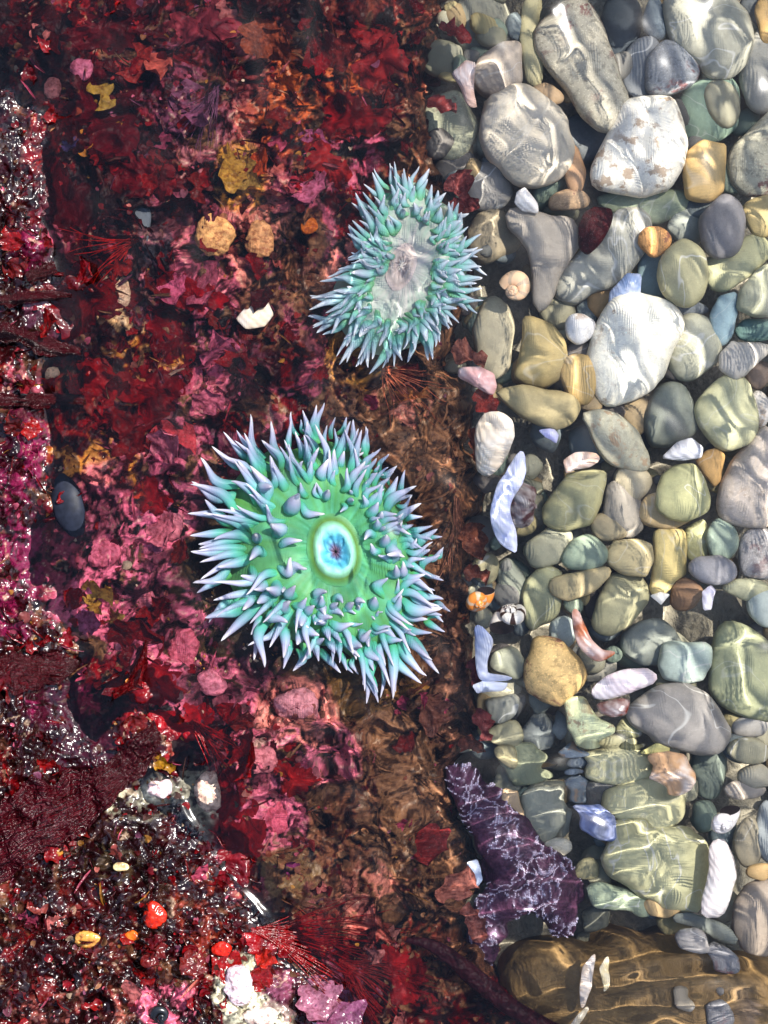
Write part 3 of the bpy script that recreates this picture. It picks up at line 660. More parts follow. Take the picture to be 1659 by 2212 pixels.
 ('E', (750, 450, 110, 80), 0, (122, 118, 108), 'grey stone in the gap right of the tan knobbly stone', 'p'),
 ('E', (270, 420, 76, 74), 2, (130, 132, 114), 'square grey pebble left of the tan knobbly stone', 'p'),
 ('E', (555, 260, 60, 85), 2, (138, 148, 144), 'blue grey pebble above the right side of the tan knobbly stone', 'p'),
 ('E', (250, 660, 66, 55), 2, (126, 126, 116), 'grey pebble under the tan knobbly stone at its left', 'v'),
 ('E', (270, 790, 92, 76), 2, (142, 136, 106), 'beige pebble near the rock above the sea star', 'p'),
 ('E', (425, 785, 72, 76), 1, (88, 93, 94), 'dark slate pebble right of the beige pebble above the sea star', 'p'),
 ('E', (440, 645, 62, 60), 1, (92, 98, 92), 'dark pebble under the tan knobbly stone', 'p'),
 ('E', (345, 945, 128, 112), 2, (130, 134, 104), 'green stone just above the upper arm of the sea star', 'p'),
 ('E', (265, 920, 60, 72), 3, (156, 144, 104), 'small tan pebble lying on the green stone above the sea star', 'p'),
 ('E', (530, 760, 45, 70), 1, (110, 116, 116), 'narrow grey pebble left of the yellow green stone', 'p'),
 ('E', (910, 790, 88, 72), 2, (126, 124, 88), 'olive pebble between the yellow green stone and the large slate stone', 'v'),
 ('E', (1055, 890, 72, 52), 3, (178, 170, 102), 'small yellow pebble under the large slate stone', 'p'),
 ('E', [(700, 880), (820, 840), (960, 860), (1020, 950), (1000, 1050), (850, 1050), (720, 1000)], 2, (182, 176, 132), 'pale yellow stone stretched by ripples at the lower right', 'b'),
 ('E', (1350, 1000, 85, 130), 1, (94, 104, 94), 'dark green stone below the large slate stone', 'p'),
 ('E', (1560, 890, 102, 62), 3, (136, 131, 108), 'olive grey pebble right of the large slate stone', 'v'),
 ('E', (1570, 760, 95, 66), 1, (156, 150, 144), 'grey pebble under the large green stone at the right edge', 'p'),
 ('E', (1590, 1020, 85, 62), 2, (140, 134, 118), 'grey beige pebble near the right edge above the white shell', 'p'),
 ('E', (1530, 1095, 110, 50), 2, (146, 134, 124), 'flat pinkish grey pebble above the white shell', 'b'),
 ('E', (620, 905, 105, 62), 2, (118, 130, 144), 'blue white stone streaked by ripples under the yellow green stone', 'w'),
 ('E', (640, 1060, 88, 92), 1, (116, 126, 136), 'blue grey stone broken up by ripples right of the sea star', 'w'),
 ('E', (450, 1220, 125, 130), 2, (138, 138, 122), 'grey stone touching the back of the sea star', 'p'),
 ('E', [(210, 1080), (310, 1100), (350, 1200), (360, 1280), (270, 1230), (220, 1150)], 3, (188, 154, 114), 'tan wedge pebble along the upper arm of the sea star', 'p'),
 ('F', [(960, 310), (1080, 280), (1280, 300), (1360, 360), (1385, 450), (1370, 600), (1340, 700), (1220, 670), (1060, 590), (960, 520), (905, 460), (930, 370)], 4, (172, 168, 124), 'largest pale green stone right of the sea star', 'v'),
 ('F', (1090, 190, 185, 120), 3, (186, 180, 134), 'pale yellow green stone drawn out by ripples above the largest pale green stone', 'b'),
 ('F', [(1659, 530), (1560, 570), (1510, 660), (1510, 780), (1570, 850), (1659, 870), (1730, 800), (1730, 580)], 3, (148, 131, 116), 'brown grey stone at the lower right edge', 'p'),
 ('F', (1570, 370, 62, 105), 2, (134, 124, 104), 'brown stone right of the long white shell', 'b'),
 ('F', (1650, 320, 45, 130), 2, (126, 132, 136), 'blue grey stone at the right edge beside the long white shell', 'p'),
 ('F', (1625, 500, 58, 40), 3, (176, 140, 88), 'small tan pebble at the right edge above the brown grey stone', 'p'),
 ('F', [(820, 590), (880, 560), (1000, 580), (1110, 640), (1090, 690), (960, 690), (860, 670)], 3, (134, 146, 120), 'flat grey green stone under the largest pale green stone', 'v'),
 ('F', (1180, 660, 85, 45), 3, (174, 142, 94), 'tan flat pebble right of the flat grey green stone', 'p'),
 ('F', (640, 260, 110, 75), 1, (154, 153, 138), 'pale grey stone behind the sea star', 'b'),
 ('F', (700, 380, 65, 55), 2, (166, 160, 146), 'small striped pebble at the right shoulder of the sea star', 'w'),
 ('F', (825, 490, 52, 54), 2, (144, 134, 94), 'small olive pebble right of the sea star', 'p'),
 ('F', [(1240, 690), (1380, 715), (1530, 790), (1520, 820), (1400, 800), (1250, 745)], 3, (110, 115, 110), 'thin grey slab along the upper rim of the brown boulder', 'p'),
 ('F', (870, 720, 75, 72), 1, (80, 80, 70), 'dark stone between the sea star and the brown boulder', 'p'),
 ('D', (1090, 1690, 30, 26), 1, (120, 120, 104), 'small dim pebble beside the upper arm tip of the sea star', 'p'),
 ('D', (304, 470, 23, 54), None, (74, 80, 92), 'slate grey oval stone among red algae left of the peach lumps', 'p'),
]
landmarks = {}
for rec in PEB:
    crop, geo, lev, col, lab, mt = rec
    if lev is None:
        stone(crop, geo, 0, col, lab, mt, z=zrock(geo[0], geo[1]) + .006)
    else:
        rugged = .05 if mt in 'ws' else 0
        stone(crop, geo, lev, col, lab, mt, facet=rugged, e=rnd.uniform(.62, .8), hk=rnd.uniform(.5, .66))

# the silty brown boulder in the lower right corner
ox, oy, s_ = CROP['F']
bp = [(ox + a * s_, oy + b * s_) for a, b in [(480, 740), (640, 770), (820, 790), (1000, 745), (1250, 735), (1400, 790), (1540, 840), (1720, 890), (1900, 1100), (1850, 1700), (1000, 1800), (600, 1500), (420, 1080), (430, 860)]]
c, f = poly_R(bp)
V, F = dome(lambda t: f(t) * scl(-.04) * (1 + .03 * np.sin(7 * t) + .025 * np.sin(13 * t + 1)), .042, .62, 991, .05, 160, 60)
xx = V[:, 0] * 60; yy = V[:, 1] * 60
V[:, 2] += .004 * (fbm(xx, yy, 201, 4) - .5)
bcol = lin((136, 108, 68), .68)[None] * (.55 + .9 * fbm(xx * 1.5, yy * 1.5, 211, 4))[:, None]
gm = sm(.5, .6, fbm(xx * .8 + 9, yy * .8, 221, 3))[:, None] * sm(.03, .08, V[:, 0])[:, None]
bcol = bcol * (1 - gm) + lin((108, 104, 116), .8) * gm
tag(link('boulder', mesh_from('boulder', V, F, [m_bould], bcol), None, P(c[0], c[1], -.078)), 'big submerged ochre brown boulder filling the bottom right corner', 'boulder')

def bearing(dx, dy):
    a = math.degrees(math.atan2(-dy, dx)) % 360
    return ['right of', 'upper right of', 'above', 'upper left of', 'left of', 'lower left of', 'below', 'lower right of'][int((a + 22.5) // 45) % 8]
used = {}
def say(what, px, py, marks):
    d = sorted((math.hypot(px - a, py - b), t, a, b) for a, b, t in marks)
    for dist, t, a, b in d[:6]:
        how = 'just ' if dist < 75 else ''
        lab = f"{what} {how}{bearing(px - a, py - b)} the {t}"
        if lab not in used and len(lab.split()) < 17: used[lab] = 1; return lab
    for dist, t, a, b in d[:6]:
        for o_ in ('second', 'third', 'fourth', 'fifth'):
            lab = f"{o_} {what} {bearing(px - a, py - b)} the {t}"
            if lab not in used and len(lab.split()) < 17: used[lab] = 1; return lab
    return lab
PM = [(1390, 310, 'white triangular stone'), (1360, 760, 'biggest white stone'), (1130, 290, 'pale round stone'), (1250, 140, 'long greige stone'), (1530, 80, 'large grey top stone'), (1530, 240, 'dark green stone'), (1520, 370, 'orange tan stone'), (1560, 490, 'purple slate oval'), (1475, 590, 'round olive pebble'), (1160, 560, 'tooth shaped stone'), (1290, 500, 'maroon alga lump'), (1160, 760, 'orange topped olive stone'), (1170, 880, 'wedge shaped stone'), (1570, 890, 'pale green oval'), (1330, 960, 'slanting grey green stone'), (1470, 1070, 'olive triangular stone'), (1600, 1050, 'big pinkish grey stone'), (1245, 1080, 'leaning olive stone'), (1105, 1090, 'open mussel shell'), (1440, 1230, 'yellow stone'), (1029, 1286, 'orange snail'), (1108, 1345, 'striped snail'), (1170, 1290, 'long upright olive stone'), (1195, 1450, 'tan knobbly stone'), (1350, 1470, 'pale lilac mussel shell'), (1470, 1555, 'large slate stone'), (1475, 1430, 'pale mint stone'), (1600, 1450, 'large green stone'), (1270, 1560, 'yellow green stone'), (1460, 1665, 'orange brown shell'), (1290, 1790, 'iridescent blue shell'), (1420, 1860, 'largest pale green stone'), (1556, 1762, 'round white snail'), (1560, 1900, 'long white shell piece'), (1140, 1830, 'sea star'), (1620, 1960, 'brown grey edge stone'), (1590, 310, 'speckled beige stone'), (980, 270, 'oval sage grey stone'), (1065, 490, 'brown stone by the far anemone'), (1068, 940, 'cream shell')]
RM = [(718, 1180, 'big anemone'), (870, 580, 'far anemone'), (465, 509, 'largest peach lump'), (304, 470, 'slate oval stone'), (550, 680, 'cream barnacle shell'), (150, 1090, 'blue black hollow'), (180, 1285, 'yellow forked blade'), (170, 1710, 'broad crimson frond'), (334, 1978, 'orange red sea squirt'), (516, 2127, 'white crust lump'), (598, 1768, 'rose pink lump'), (290, 130, 'coral red blade'), (505, 370, 'ochre blades'), (635, 175, 'orange pointed blade'), (690, 360, 'mauve pink blades'), (90, 740, 'dark wet ribbons'), (335, 1640, 'golden yellow leaf'), (712, 2030, 'crimson filaments'), (178, 149, 'pink knob'), (446, 1710, 'cream crust lump'), (640, 1524, 'pale pink lump'), (345, 2186, 'black pit'), (570, 120, 'rounded brown blades'), (1140, 1830, 'sea star'), (1029, 1286, 'orange snail'), (669, 489, 'small orange oval'), (460, 790, 'tall pink blade'), (250, 1400, 'broad dark crimson sheets')]
for k, (px, py, r, col, lab) in enumerate([(1270, 2075, 0, 0, 0), (1500, 2035, 34, (126, 122, 124), 'lilac grey pebble lying on the boulder at its upper right'), (1560, 2065, 40, (118, 116, 122), 'larger lilac grey pebble in the middle of the boulder top'), (1480, 2165, 28, (140, 128, 112), 'beige pebble on the boulder at the bottom edge'), (1555, 2190, 36, (116, 114, 120), 'dull grey pebble on the boulder at the bottom edge')]):
    if r: stone('D', (px, py, r, r * .72, 20 * k), 4, col, lab, 'v' if k % 2 else 's', z=-.033)
# small pebbles filling the gaps beneath (real, low, seen between the big ones)
protos = []
for k in range(10):
    V, F = dome(ell_R(1, rnd.uniform(.6, .95), rnd.uniform(0, 180), 400 + k), .6, .75, 700 + k, .05, 22, 10)
    protos.append(mesh_from('small_pebble', V, F, [m_peb if k % 3 else m_speck]))
pal = [((128, 126, 106), 'olive grey'), ((108, 108, 104), 'grey'), ((148, 137, 100), 'tan'), ((102, 112, 114), 'blue grey'), ((136, 118, 88), 'brown'), ((158, 155, 134), 'pale grey'), ((96, 92, 88), 'dark grey'), ((118, 132, 118), 'green grey')]
nsm = 0; tries = 0
while nsm < 298 and tries < 4000:
    tries += 1
    px = rnd.uniform(930, 1690); py = rnd.uniform(-30, 2030)
    e = float(np.interp(py, EDGE[:, 0], EDGE[:, 1])); r = rnd.uniform(18, 46)
    z = -.076 + rnd.uniform(0, .016)
    if nsm < 90: py = rnd.uniform(-20, 1650); e = float(np.interp(py, EDGE[:, 0], EDGE[:, 1])); px = e + rnd.uniform(6, 120); z = -.068 + rnd.uniform(0, .008); r = rnd.uniform(15, 34)
    if px < e + 5: continue
    o = link('small_pebble', protos[nsm % 10], None, P(px, py, z))
    o.scale = [r * scl(z)] * 3; o.rotation_euler = (rnd.uniform(-.4, .4), rnd.uniform(-.4, .4), rnd.uniform(0, 6.3))
    pc_, pn = rnd.choice(pal); o.color = (*lin(pc_), 1)
    tag(o, say(f"{'tiny' if r < 24 else 'small'} {pn} pebble low down", px, py, PM), 'pebble', 'small pebbles in the gaps')
    nsm += 1

# the pebble bed going on outside the picture, seen only from another position: one mass
OV, OF, OC, off_ = [], [], [], 0
rgo = random.Random(31)
for k in range(900):
    px, py = rgo.uniform(960, 2700), rgo.uniform(-900, 2900)
    if -45 < py < 2250 and px < 1700: continue
    if px < float(np.interp(py, EDGE[:, 0], EDGE[:, 1])) + 10: continue
    r = rgo.uniform(26, 78); z = -.080 + rgo.uniform(0, .016); m = scl(z)
    V, F = dome(ell_R(r * m, r * m * rgo.uniform(.6, .95), rgo.uniform(0, 180), 800 + k), r * m * .5, .72, 3000 + k, .045, 20, 9)
    OV.append(V + np.array(P(px, py, z))); OF.append(F + off_); off_ += len(V); OC.append(np.broadcast_to(lin(rgo.choice(pal)[0]) * rgo.uniform(.8, 1.3), (len(V), 3)))
m_out = colattr_mat('outlying pebble stone', .6, .15, (240, .3, .001))
tag(link('outlying_pebbles', mesh_from('outlying_pebbles', np.concatenate(OV), np.concatenate(OF), [m_out], np.concatenate(OC))), 'pebbles of the pool bed outside the picture', None, None, 'stuff')

# ------------------------------------------------------------------ shells and other small things among the pebbles
def sweep(path, rad, flat=1.0, seg=12, cap=True, up=(0, 0, 1)):
    """tube along world points with its own radius at each; flat squashes it along up"""
    Pn = np.array(path, float); n = len(Pn)
    T = np.gradient(Pn, axis=0); T /= np.linalg.norm(T, axis=1)[:, None] + 1e-12
    upv = np.array(up, float); S = np.cross(T, upv); S /= np.linalg.norm(S, axis=1)[:, None] + 1e-9; N = np.cross(S, T)
    a = np.linspace(0, 2 * math.pi, seg, endpoint=False)
    rad = np.asarray(rad, float)
    V = Pn[:, None] + rad[:, None, None] * (S[:, None] * np.cos(a)[None, :, None] + flat * N[:, None] * np.sin(a)[None, :, None])
    t = np.repeat(np.linspace(0, 1, n), seg)
    F = grid_faces(n, seg, True)
    return V.reshape(-1, 3), F, t
def resample(pts, n):
    pts = np.array(pts, float); d = np.r_[0, np.cumsum(np.linalg.norm(np.diff(pts, axis=0), axis=1))]
    t = np.linspace(0, d[-1], n); out = np.stack([np.interp(t, d, pts[:, k]) for k in range(pts.shape[1])], 1)
    k = np.array([1, 2, 3, 2, 1.]) / 9
    for _ in range(2):
        pad = np.r_[out[:1], out[:1], out, out[-1:], out[-1:]]
        sm_ = np.stack([np.convolve(pad[:, j], k, 'valid') for j in range(out.shape[1])], 1); sm_[0] = out[0]; sm_[-1] = out[-1]; out = sm_
    return out
def pxpath(pts, s=None):
    ox, oy, q = CROP[s] if s else (0, 0, 1)
    return [(ox + a * q, oy + b * q) for a, b in pts]

def shell_piece(crop, pts, z, col, label, name='shell_fragment', cat='shell', thick=.16, mat=m_shell):
    ox, oy, s = CROP[crop]
    kk[0] += 1
    c, f = poly_R([(ox + a * s, oy + b * s) for a, b in pts]); m = scl(z)
    th = np.linspace(0, 2 * math.pi, 40, endpoint=False); rr = np.linspace(0, 1, 9)
    rings = []
    rm = f(th).mean() * m
    for sgn, hh in ((1, 1.0), (-1, .55)):
        for q in (rr if sgn > 0 else rr[::-1]):
            rad = f(th) * m * q
            zz = rm * .42 * hh * (1 - q ** 2.2) - (0 if sgn > 0 else rm * thick * .35)
            zz = zz + rm * .025 * np.sin(q * 22) * (q > .1) + rm * .03 * np.sin(th * 5 + kk[0]) * q
            rings.append(np.stack([rad * np.cos(th), rad * np.sin(th), zz], -1))
    V = np.array(rings).reshape(-1, 3); F = grid_faces(len(rings), 40, True)
    o = link(name, mesh_from(name, V, F, [mat], attr={'t': np.repeat(np.linspace(0, 1, len(rings)), 40)}), None, P(c[0], c[1], z))
    o.rotation_euler = (R(rnd.uniform(-14, 14)), R(rnd.uniform(-14, 14)), 0); o.color = (*lin(col, .9), 1)
    tag(o, label, cat); return o
shell_piece('A', [(190, 320), (280, 265), (340, 290), (330, 430), (340, 490), (280, 500), (240, 400)], -.040, (236, 196, 176), 'pinkish white shell splinter beside the rock above the pale round stone')
shell_piece('A', [(500, 870), (540, 850), (610, 930), (615, 975), (530, 970), (495, 930)], -.044, (240, 232, 222), 'small white shell chip below the pale round stone')
shell_piece('B', [(900, 505), (990, 510), (985, 620), (900, 640), (810, 690), (810, 610)], -.047, (140, 160, 196), 'glittering blue mussel shell chip above the biggest white stone', 'mussel_shell')
shell_piece('B', [(0, 1010), (130, 1000), (200, 1040), (215, 1120), (190, 1170), (80, 1120), (0, 1070)], -.038, (214, 164, 160), 'pale pink shell lying at the rock edge left of the wedge shaped stone')
shell_piece('C', [(140, 180), (230, 165), (290, 200), (305, 300), (270, 390), (200, 480), (150, 515), (110, 470), (100, 350), (110, 240)], -.036, (236, 218, 194), 'cream shell with an orange lower end above the open mussel shell')
shell_piece('C', [(1100, 400), (1160, 330), (1240, 310), (1310, 350), (1300, 410), (1200, 420)], -.040, (212, 212, 218), 'silvery shell chip above the olive triangular stone')
shell_piece('C', [(570, 420), (640, 385), (740, 380), (750, 410), (690, 450), (620, 470), (590, 500)], -.036, (226, 186, 160), 'peach coloured shell crumbs above the leaning olive stone')
shell_piece('C', [(430, 270), (520, 255), (550, 300), (530, 350), (470, 320)], -.044, (176, 178, 230), 'lilac shell chip below the wedge shaped stone')
shell_piece('C', [(1300, 1130), (1360, 1080), (1390, 1130), (1360, 1230), (1310, 1240)], -.040, (226, 220, 236), 'white lilac shell chip right of the dark brown pebble')
shell_piece('C', [(1010, 1140), (1080, 1120), (1150, 1140), (1090, 1200)], -.038, (250, 244, 226), 'tiny bright white shell chip under the yellow stone')
shell_piece('E', [(720, 560), (800, 490), (900, 450), (1010, 440), (1075, 480), (1070, 530), (980, 560), (880, 590), (760, 625), (720, 610)], -.030, (226, 208, 214), 'pale lilac mussel shell lying over the large slate stone', 'mussel_shell')
shell_piece('E', [(740, 640), (850, 600), (920, 610), (900, 700), (810, 715), (760, 690)], -.040, (110, 42, 24), 'dark red brown shell under the pale lilac mussel shell')
shell_piece('E', [(80, 540), (160, 515), (250, 520), (240, 570), (120, 590)], -.036, (226, 232, 250), 'short white shell shard at the rock left of the tan knobbly stone')
shell_piece('E', [(1030, 930), (1120, 905), (1230, 920), (1280, 1010), (1270, 1080), (1180, 1115), (1080, 1090), (1020, 1050)], -.036, (206, 164, 124), 'orange brown shell below the large slate stone')
shell_piece('E', [(600, 1180), (760, 1150), (850, 1250), (870, 1355), (760, 1355), (660, 1300)], -.044, (110, 128, 186), 'blue and pink iridescent shell left of the largest pale green stone', 'abalone_shell')
shell_piece('F', [(270, 470), (330, 455), (350, 520), (320, 560), (280, 530)], -.040, (210, 224, 250), 'small bluish white shell between the rock and the sea star')
shell_piece('F', [(1390, 370), (1460, 345), (1510, 440), (1520, 530), (1485, 640), (1455, 715), (1350, 712), (1360, 600), (1385, 480)], -.030, (238, 226, 220), 'long white twisted shell piece right of the largest pale green stone')
shell_piece('D', [(510, 690), (540, 655), (580, 650), (592, 680), (570, 705), (530, 712)], -.018, (240, 216, 186), 'cream barnacle shell on the red rock left of the far anemone')
# maroon lump of algae among the pebbles
o = stone('B', [(720, 165), (830, 170), (835, 210), (800, 300), (750, 370), (690, 410), (650, 370), (640, 260), (660, 200)], 4, (84, 12, 18), 'glossy dark maroon alga lump lying on the grey pebbles', 'l', 'alga_lump', 'alga', amp=.06, bright=.9)
# open mussel with white-blue inside: two swept valves
def swept_shell(crop, pts, widths, z, col, label, name, cat='shell', flat=.35, mat=m_shell, n=26):
    pp = resample(pxpath(pts, crop), n); wd = np.interp(np.linspace(0, 1, n), np.linspace(0, 1, len(widths)), widths); wd = np.convolve(np.pad(wd, 2, 'edge'), np.array([1, 2, 3, 2, 1]) / 9, 'valid'); wd[0] *= .4; wd[-1] *= .4; wd = wd * CROP[crop][2] * scl(z)
    path = [tuple(P(a, b, z + .003 * math.sin(i / n * 3.1))) for i, (a, b) in enumerate(pp)]
    V, F, t = sweep(path, wd, flat, 22)
    c0 = np.array(path).mean(0)
    o = link(name, mesh_from(name, V - c0, F, [mat], attr={'t': t}), None, Vector(c0)); o.color = (*lin(col, .92), 1)
    return tag(o, label, cat)
ms = swept_shell('C', [(350, 385), (330, 480), (260, 590), (225, 690), (240, 790), (300, 880), (320, 915)], [20, 62, 64, 48, 58, 62, 12], -.032, (206, 212, 250), 'open mussel shell with a bluish white curved inside at the rock edge', 'mussel_shell')
swept_shell('C', [(400, 560), (340, 620), (330, 700), (380, 780)], [25, 90, 95, 30], -.040, (66, 34, 36), 'dark brown mussel valve beside the bluish white one', 'mussel_shell', flat=.5)
swept_shell('E', [(630, 130), (640, 220), (680, 330), (760, 390), (850, 370)], [20, 42, 45, 38, 10], -.036, (176, 100, 60), 'brown curved shell piece with a pale lip right above the tan knobbly stone', 'shell_fragment')
swept_shell('E', [(110, 215), (150, 300), (140, 420), (160, 500), (260, 495)], [18, 50, 34, 30, 8], -.038, (150, 162, 200), 'bent bluish shell shard between the rock and the square grey pebble', 'shell_fragment')
swept_shell('F', [(880, 880), (830, 960), (810, 1060), (800, 1130)], [8, 34, 30, 10], -.027, (232, 206, 178), 'long pale shell sliver lying on the brown boulder', 'shell_fragment')
swept_shell('F', [(930, 890), (912, 950), (930, 1010), (915, 1050)], [6, 20, 18, 5], -.027, (240, 220, 170), 'short cream shell sliver right of the long one on the boulder', 'shell_fragment')
swept_shell('F', [(830, 1130), (790, 1180), (750, 1230)], [10, 20, 12], -.027, (190, 176, 150), 'beige shell sliver at the bottom edge of the boulder', 'shell_fragment')
swept_shell('D', [(128, 1018), (140, 1060), (150, 1110), (170, 1160)], [12, 34, 34, 14], zrock(148, 1085) + .001, (24, 26, 34), 'blue black shell shape standing for a dark hollow in the algae at the left', 'mussel_shell', 'mussel', .45, m_hollow)  # solid shape added for a dark hollow, its shade put into the colour

def snail(px, py, z, r_px, turns, col, mat, label, rot=0.0, tilt=50):
    m = scl(z); r0 = r_px * m; n = 72
    t = np.linspace(0, 1, n); a = t * turns * 2 * math.pi; g = np.exp(-2.6 * (1 - t))
    path = np.stack([r0 * .62 * g * np.cos(a), r0 * .62 * g * np.sin(a), r0 * 1.15 * (1 - g)], 1)
    V, F, tt = sweep(path, r0 * .56 * g, 1.0, 16)
    root = link('snail_shell', None, None, P(px, py, z)); root.rotation_euler = (R(tilt), 0, R(rot))
    w_ = link('whorl', mesh_from('whorl', V, F, [mat], attr={'t': tt}), root); w_.color = (*lin(col, .95), 1)
    k = np.linspace(0, 2 * math.pi, 20, endpoint=False)
    ring = V[-16:]; cen = ring.mean(0)
    Va = np.r_[ring * 1.0, [cen - np.array([0, r0 * .12, 0])]]; Fa = np.array([(i, (i + 1) % 16, 16) for i in range(16)])
    link('aperture', mesh_from('aperture', Va, Fa, [m_dark]), root)
    return tag(root, label, 'snail')
snail(1029, 1286, -.030, 36, 3.0, (236, 142, 56), m_snail2, 'orange snail shell beside the big anemone at the rock edge', 20, 40)
snail(1108, 1345, -.034, 44, 3.0, (244, 236, 222), m_snail, 'white snail shell with dark stripes below the orange snail', 200, 55)
snail(1120, 622, -.036, 40, 2.6, (250, 206, 164), m_snail2, 'peach and white snail shell with a visible opening below the far anemone', -60, 30)
snail(1556, 1762, -.030, 38, 3.0, (246, 240, 238), m_shell, 'round white snail shell with a dark opening above the long white shell piece', 30, 35)
snail(345, 2186, .024, 30, 2.6, (20, 18, 18), m_black, 'black shell shape standing for a dark pit in a pink crust at the bottom edge', 60, 20)  # black body added where there is a dark pit in the crust

# ------------------------------------------------------------------ sea star
ROOT = P(1135, 1870, -.045)
star = tag(link('sea_star', None, None, ROOT), 'dark purple sea star with white spines resting between rock and pebbles', 'sea star')
VA, FA, off = [], [], 0
arms = [([(560, 490), (420, 300), (300, 140), (195, 10)], [150, 132, 98, 34]), ([(540, 480), (690, 560), (800, 640)], [150, 128, 44]), ([(590, 560), (700, 680), (735, 800)], [120, 94, 36]), ([(520, 560), (400, 690), (345, 800), (385, 935)], [130, 96, 76, 32]), ([(540, 500), (440, 500), (330, 470)], [120, 90, 20])]
spV = []
for pts, wd in arms:
    n = 40
    pp = resample(pxpath(pts, 'F'), n); ww = np.interp(np.linspace(0, 1, n), np.linspace(0, 1, len(wd)), wd) * .4709 * scl(-.045)
    ww[-5:] *= np.array([.95, .86, .7, .45, .01]); ww[:4] *= np.array([.01, .5, .8, .95])
    path = [tuple(P(a, b, -.046 - .012 * (i / n) ** 1.3)) for i, (a, b) in enumerate(pp)]
    V, F, t = sweep(path, ww, .78, 22)
    VA.append(V - np.array(ROOT)); FA.append(F + off); off += len(V)
V = np.concatenate(VA); F = np.concatenate(FA)
me = mesh_from('body', V, F, [m_star])
body = link('body', me, star)
rm = body.modifiers.new('remesh', 'REMESH'); rm.mode = 'VOXEL'; rm.voxel_size = .0009
sm2 = body.modifiers.new('smooth', 'SMOOTH'); sm2.iterations = 14; sm2.factor = .5
dg = bpy.context.evaluated_depsgraph_get()
me2 = bpy.data.meshes.new_from_object(body.evaluated_get(dg)); me2.name = 'body'
body.modifiers.clear(); body.data = me2
bpy.data.meshes.remove(me)
nv = len(me2.vertices); co = np.zeros(nv * 3, np.float32); me2.vertices.foreach_get('co', co); co = co.reshape(-1, 3)
no = np.zeros(nv * 3, np.float32); me2.vertices.foreach_get('normal', no); no = no.reshape(-1, 3)
d1, d2 = cell(co[:, 0] * 190 + 3 + 2.2 * fbm(co[:, 0] * 130, co[:, 1] * 130, 251, 3), co[:, 1] * 190 + 2.2 * fbm(co[:, 0] * 130 + 7, co[:, 1] * 130, 261, 3), 77)
net = sm(.2, .03, d2 - d1) * sm(.42, .56, fbm(co[:, 0] * 90, co[:, 1] * 90, 271, 3))
co2 = co + no * (.0006 * net + .0012 * fbm(co[:, 0] * 500, co[:, 1] * 500, 231, 2) - .0006)[:, None]
me2.vertices.foreach_set('co', co2.ravel().astype(np.float32)); me2.update()
cc = lin((78, 46, 66), .8)[None] * (.5 + fbm(co[:, 0] * 300, co[:, 1] * 300, 241, 3))[:, None]
cc = cc * (1 - .55 * net[:, None]) + lin((190, 168, 190))[None] * .55 * net[:, None]
ca = me2.attributes.new('Col', 'FLOAT_COLOR', 'POINT'); c4 = np.ones((nv, 4), np.float32); c4[:, :3] = cc; ca.data.foreach_set('color', c4.ravel())
if not me2.materials: me2.materials.append(m_star)
me2.polygons.foreach_set('use_smooth', np.ones(len(me2.polygons), bool))
sel = np.where((net > .55) & (no[:, 2] > .05))[0]
np.random.default_rng(3).shuffle(sel); sel = sel[:2600]
oc = np.array([(1, 0, 0), (0, 1, 0), (-1, 0, 0), (0, -1, 0), (0, 0, 1.6)]); ocf = np.array([(0, 1, 4), (1, 2, 4), (2, 3, 4), (3, 0, 4)])
SV, SF = [], []
for q, i in enumerate(sel):
    r = rnd.uniform(.00022, .00042); SV.append(co2[i] + oc * r); SF.append(ocf + q * 5)
tag(link('spines', mesh_from('spines', np.concatenate(SV), np.concatenate(SF), [m_spine]), star), kind='stuff')

# ------------------------------------------------------------------ anemones
def tentacle_meshes(mat, k=9):
    out = []
    for i in range(k):
        rg = random.Random(50 + i)
        n = 15; t = np.linspace(0, 1, n)
        hook = rg.uniform(-.36, .36); lift = rg.uniform(-.06, .18)
        path = np.stack([t, hook * np.sin(t * math.pi) + .35 * hook * np.sin(t * 2 * math.pi + rg.uniform(0, 2)) * t, lift * np.sin(t * math.pi) + .10 * (t ** 3)], 1)
        r = np.interp(t, [0, .1, .25, .5, .75, .92, .98, 1], [.72, .95, 1.0, .80, .46, .24, .20, .03])
        # unit tube: x along the length, y/z in radii -> give offsets relative to length separately
        T = np.gradient(path, axis=0); seg = 10; a = np.linspace(0, 2 * math.pi, seg, endpoint=False)
        ring = np.zeros((n, seg, 3)); ring[:, :, 0] = path[:, 0][:, None]
        ring[:, :, 1] = r[:, None] * np.cos(a)[None] + (path[:, 1] * 5)[:, None]
        ring[:, :, 2] = r[:, None] * np.sin(a)[None] + (path[:, 2] * 5)[:, None]
        out.append(mesh_from('tentacle', ring.reshape(-1, 3), grid_faces(n, seg, True)[:, ::-1], [mat], attr={'t': np.repeat(t, seg)}))
    return out
def place_tentacle(root, me, b, t, wid, roll):
    x = t - b; ln = x.length; x = x / ln
    z = Vector((0, 0, 1)); z = (z - x * x.dot(z))
    if z.length < 1e-3: z = Vector((0, 1, 0))
    z.normalize(); y = z.cross(x)
    y2 = y * math.cos(roll) + z * math.sin(roll); z2 = x.cross(y2)
    M = Matrix.Identity(4)
    for r_ in range(3):
        M[r_][0] = x[r_] * ln; M[r_][1] = y2[r_] * wid; M[r_][2] = z2[r_] * wid; M[r_][3] = (b - root.location)[r_]
    o = link('tentacle', me, root)
    o.matrix_basis = M
    return o

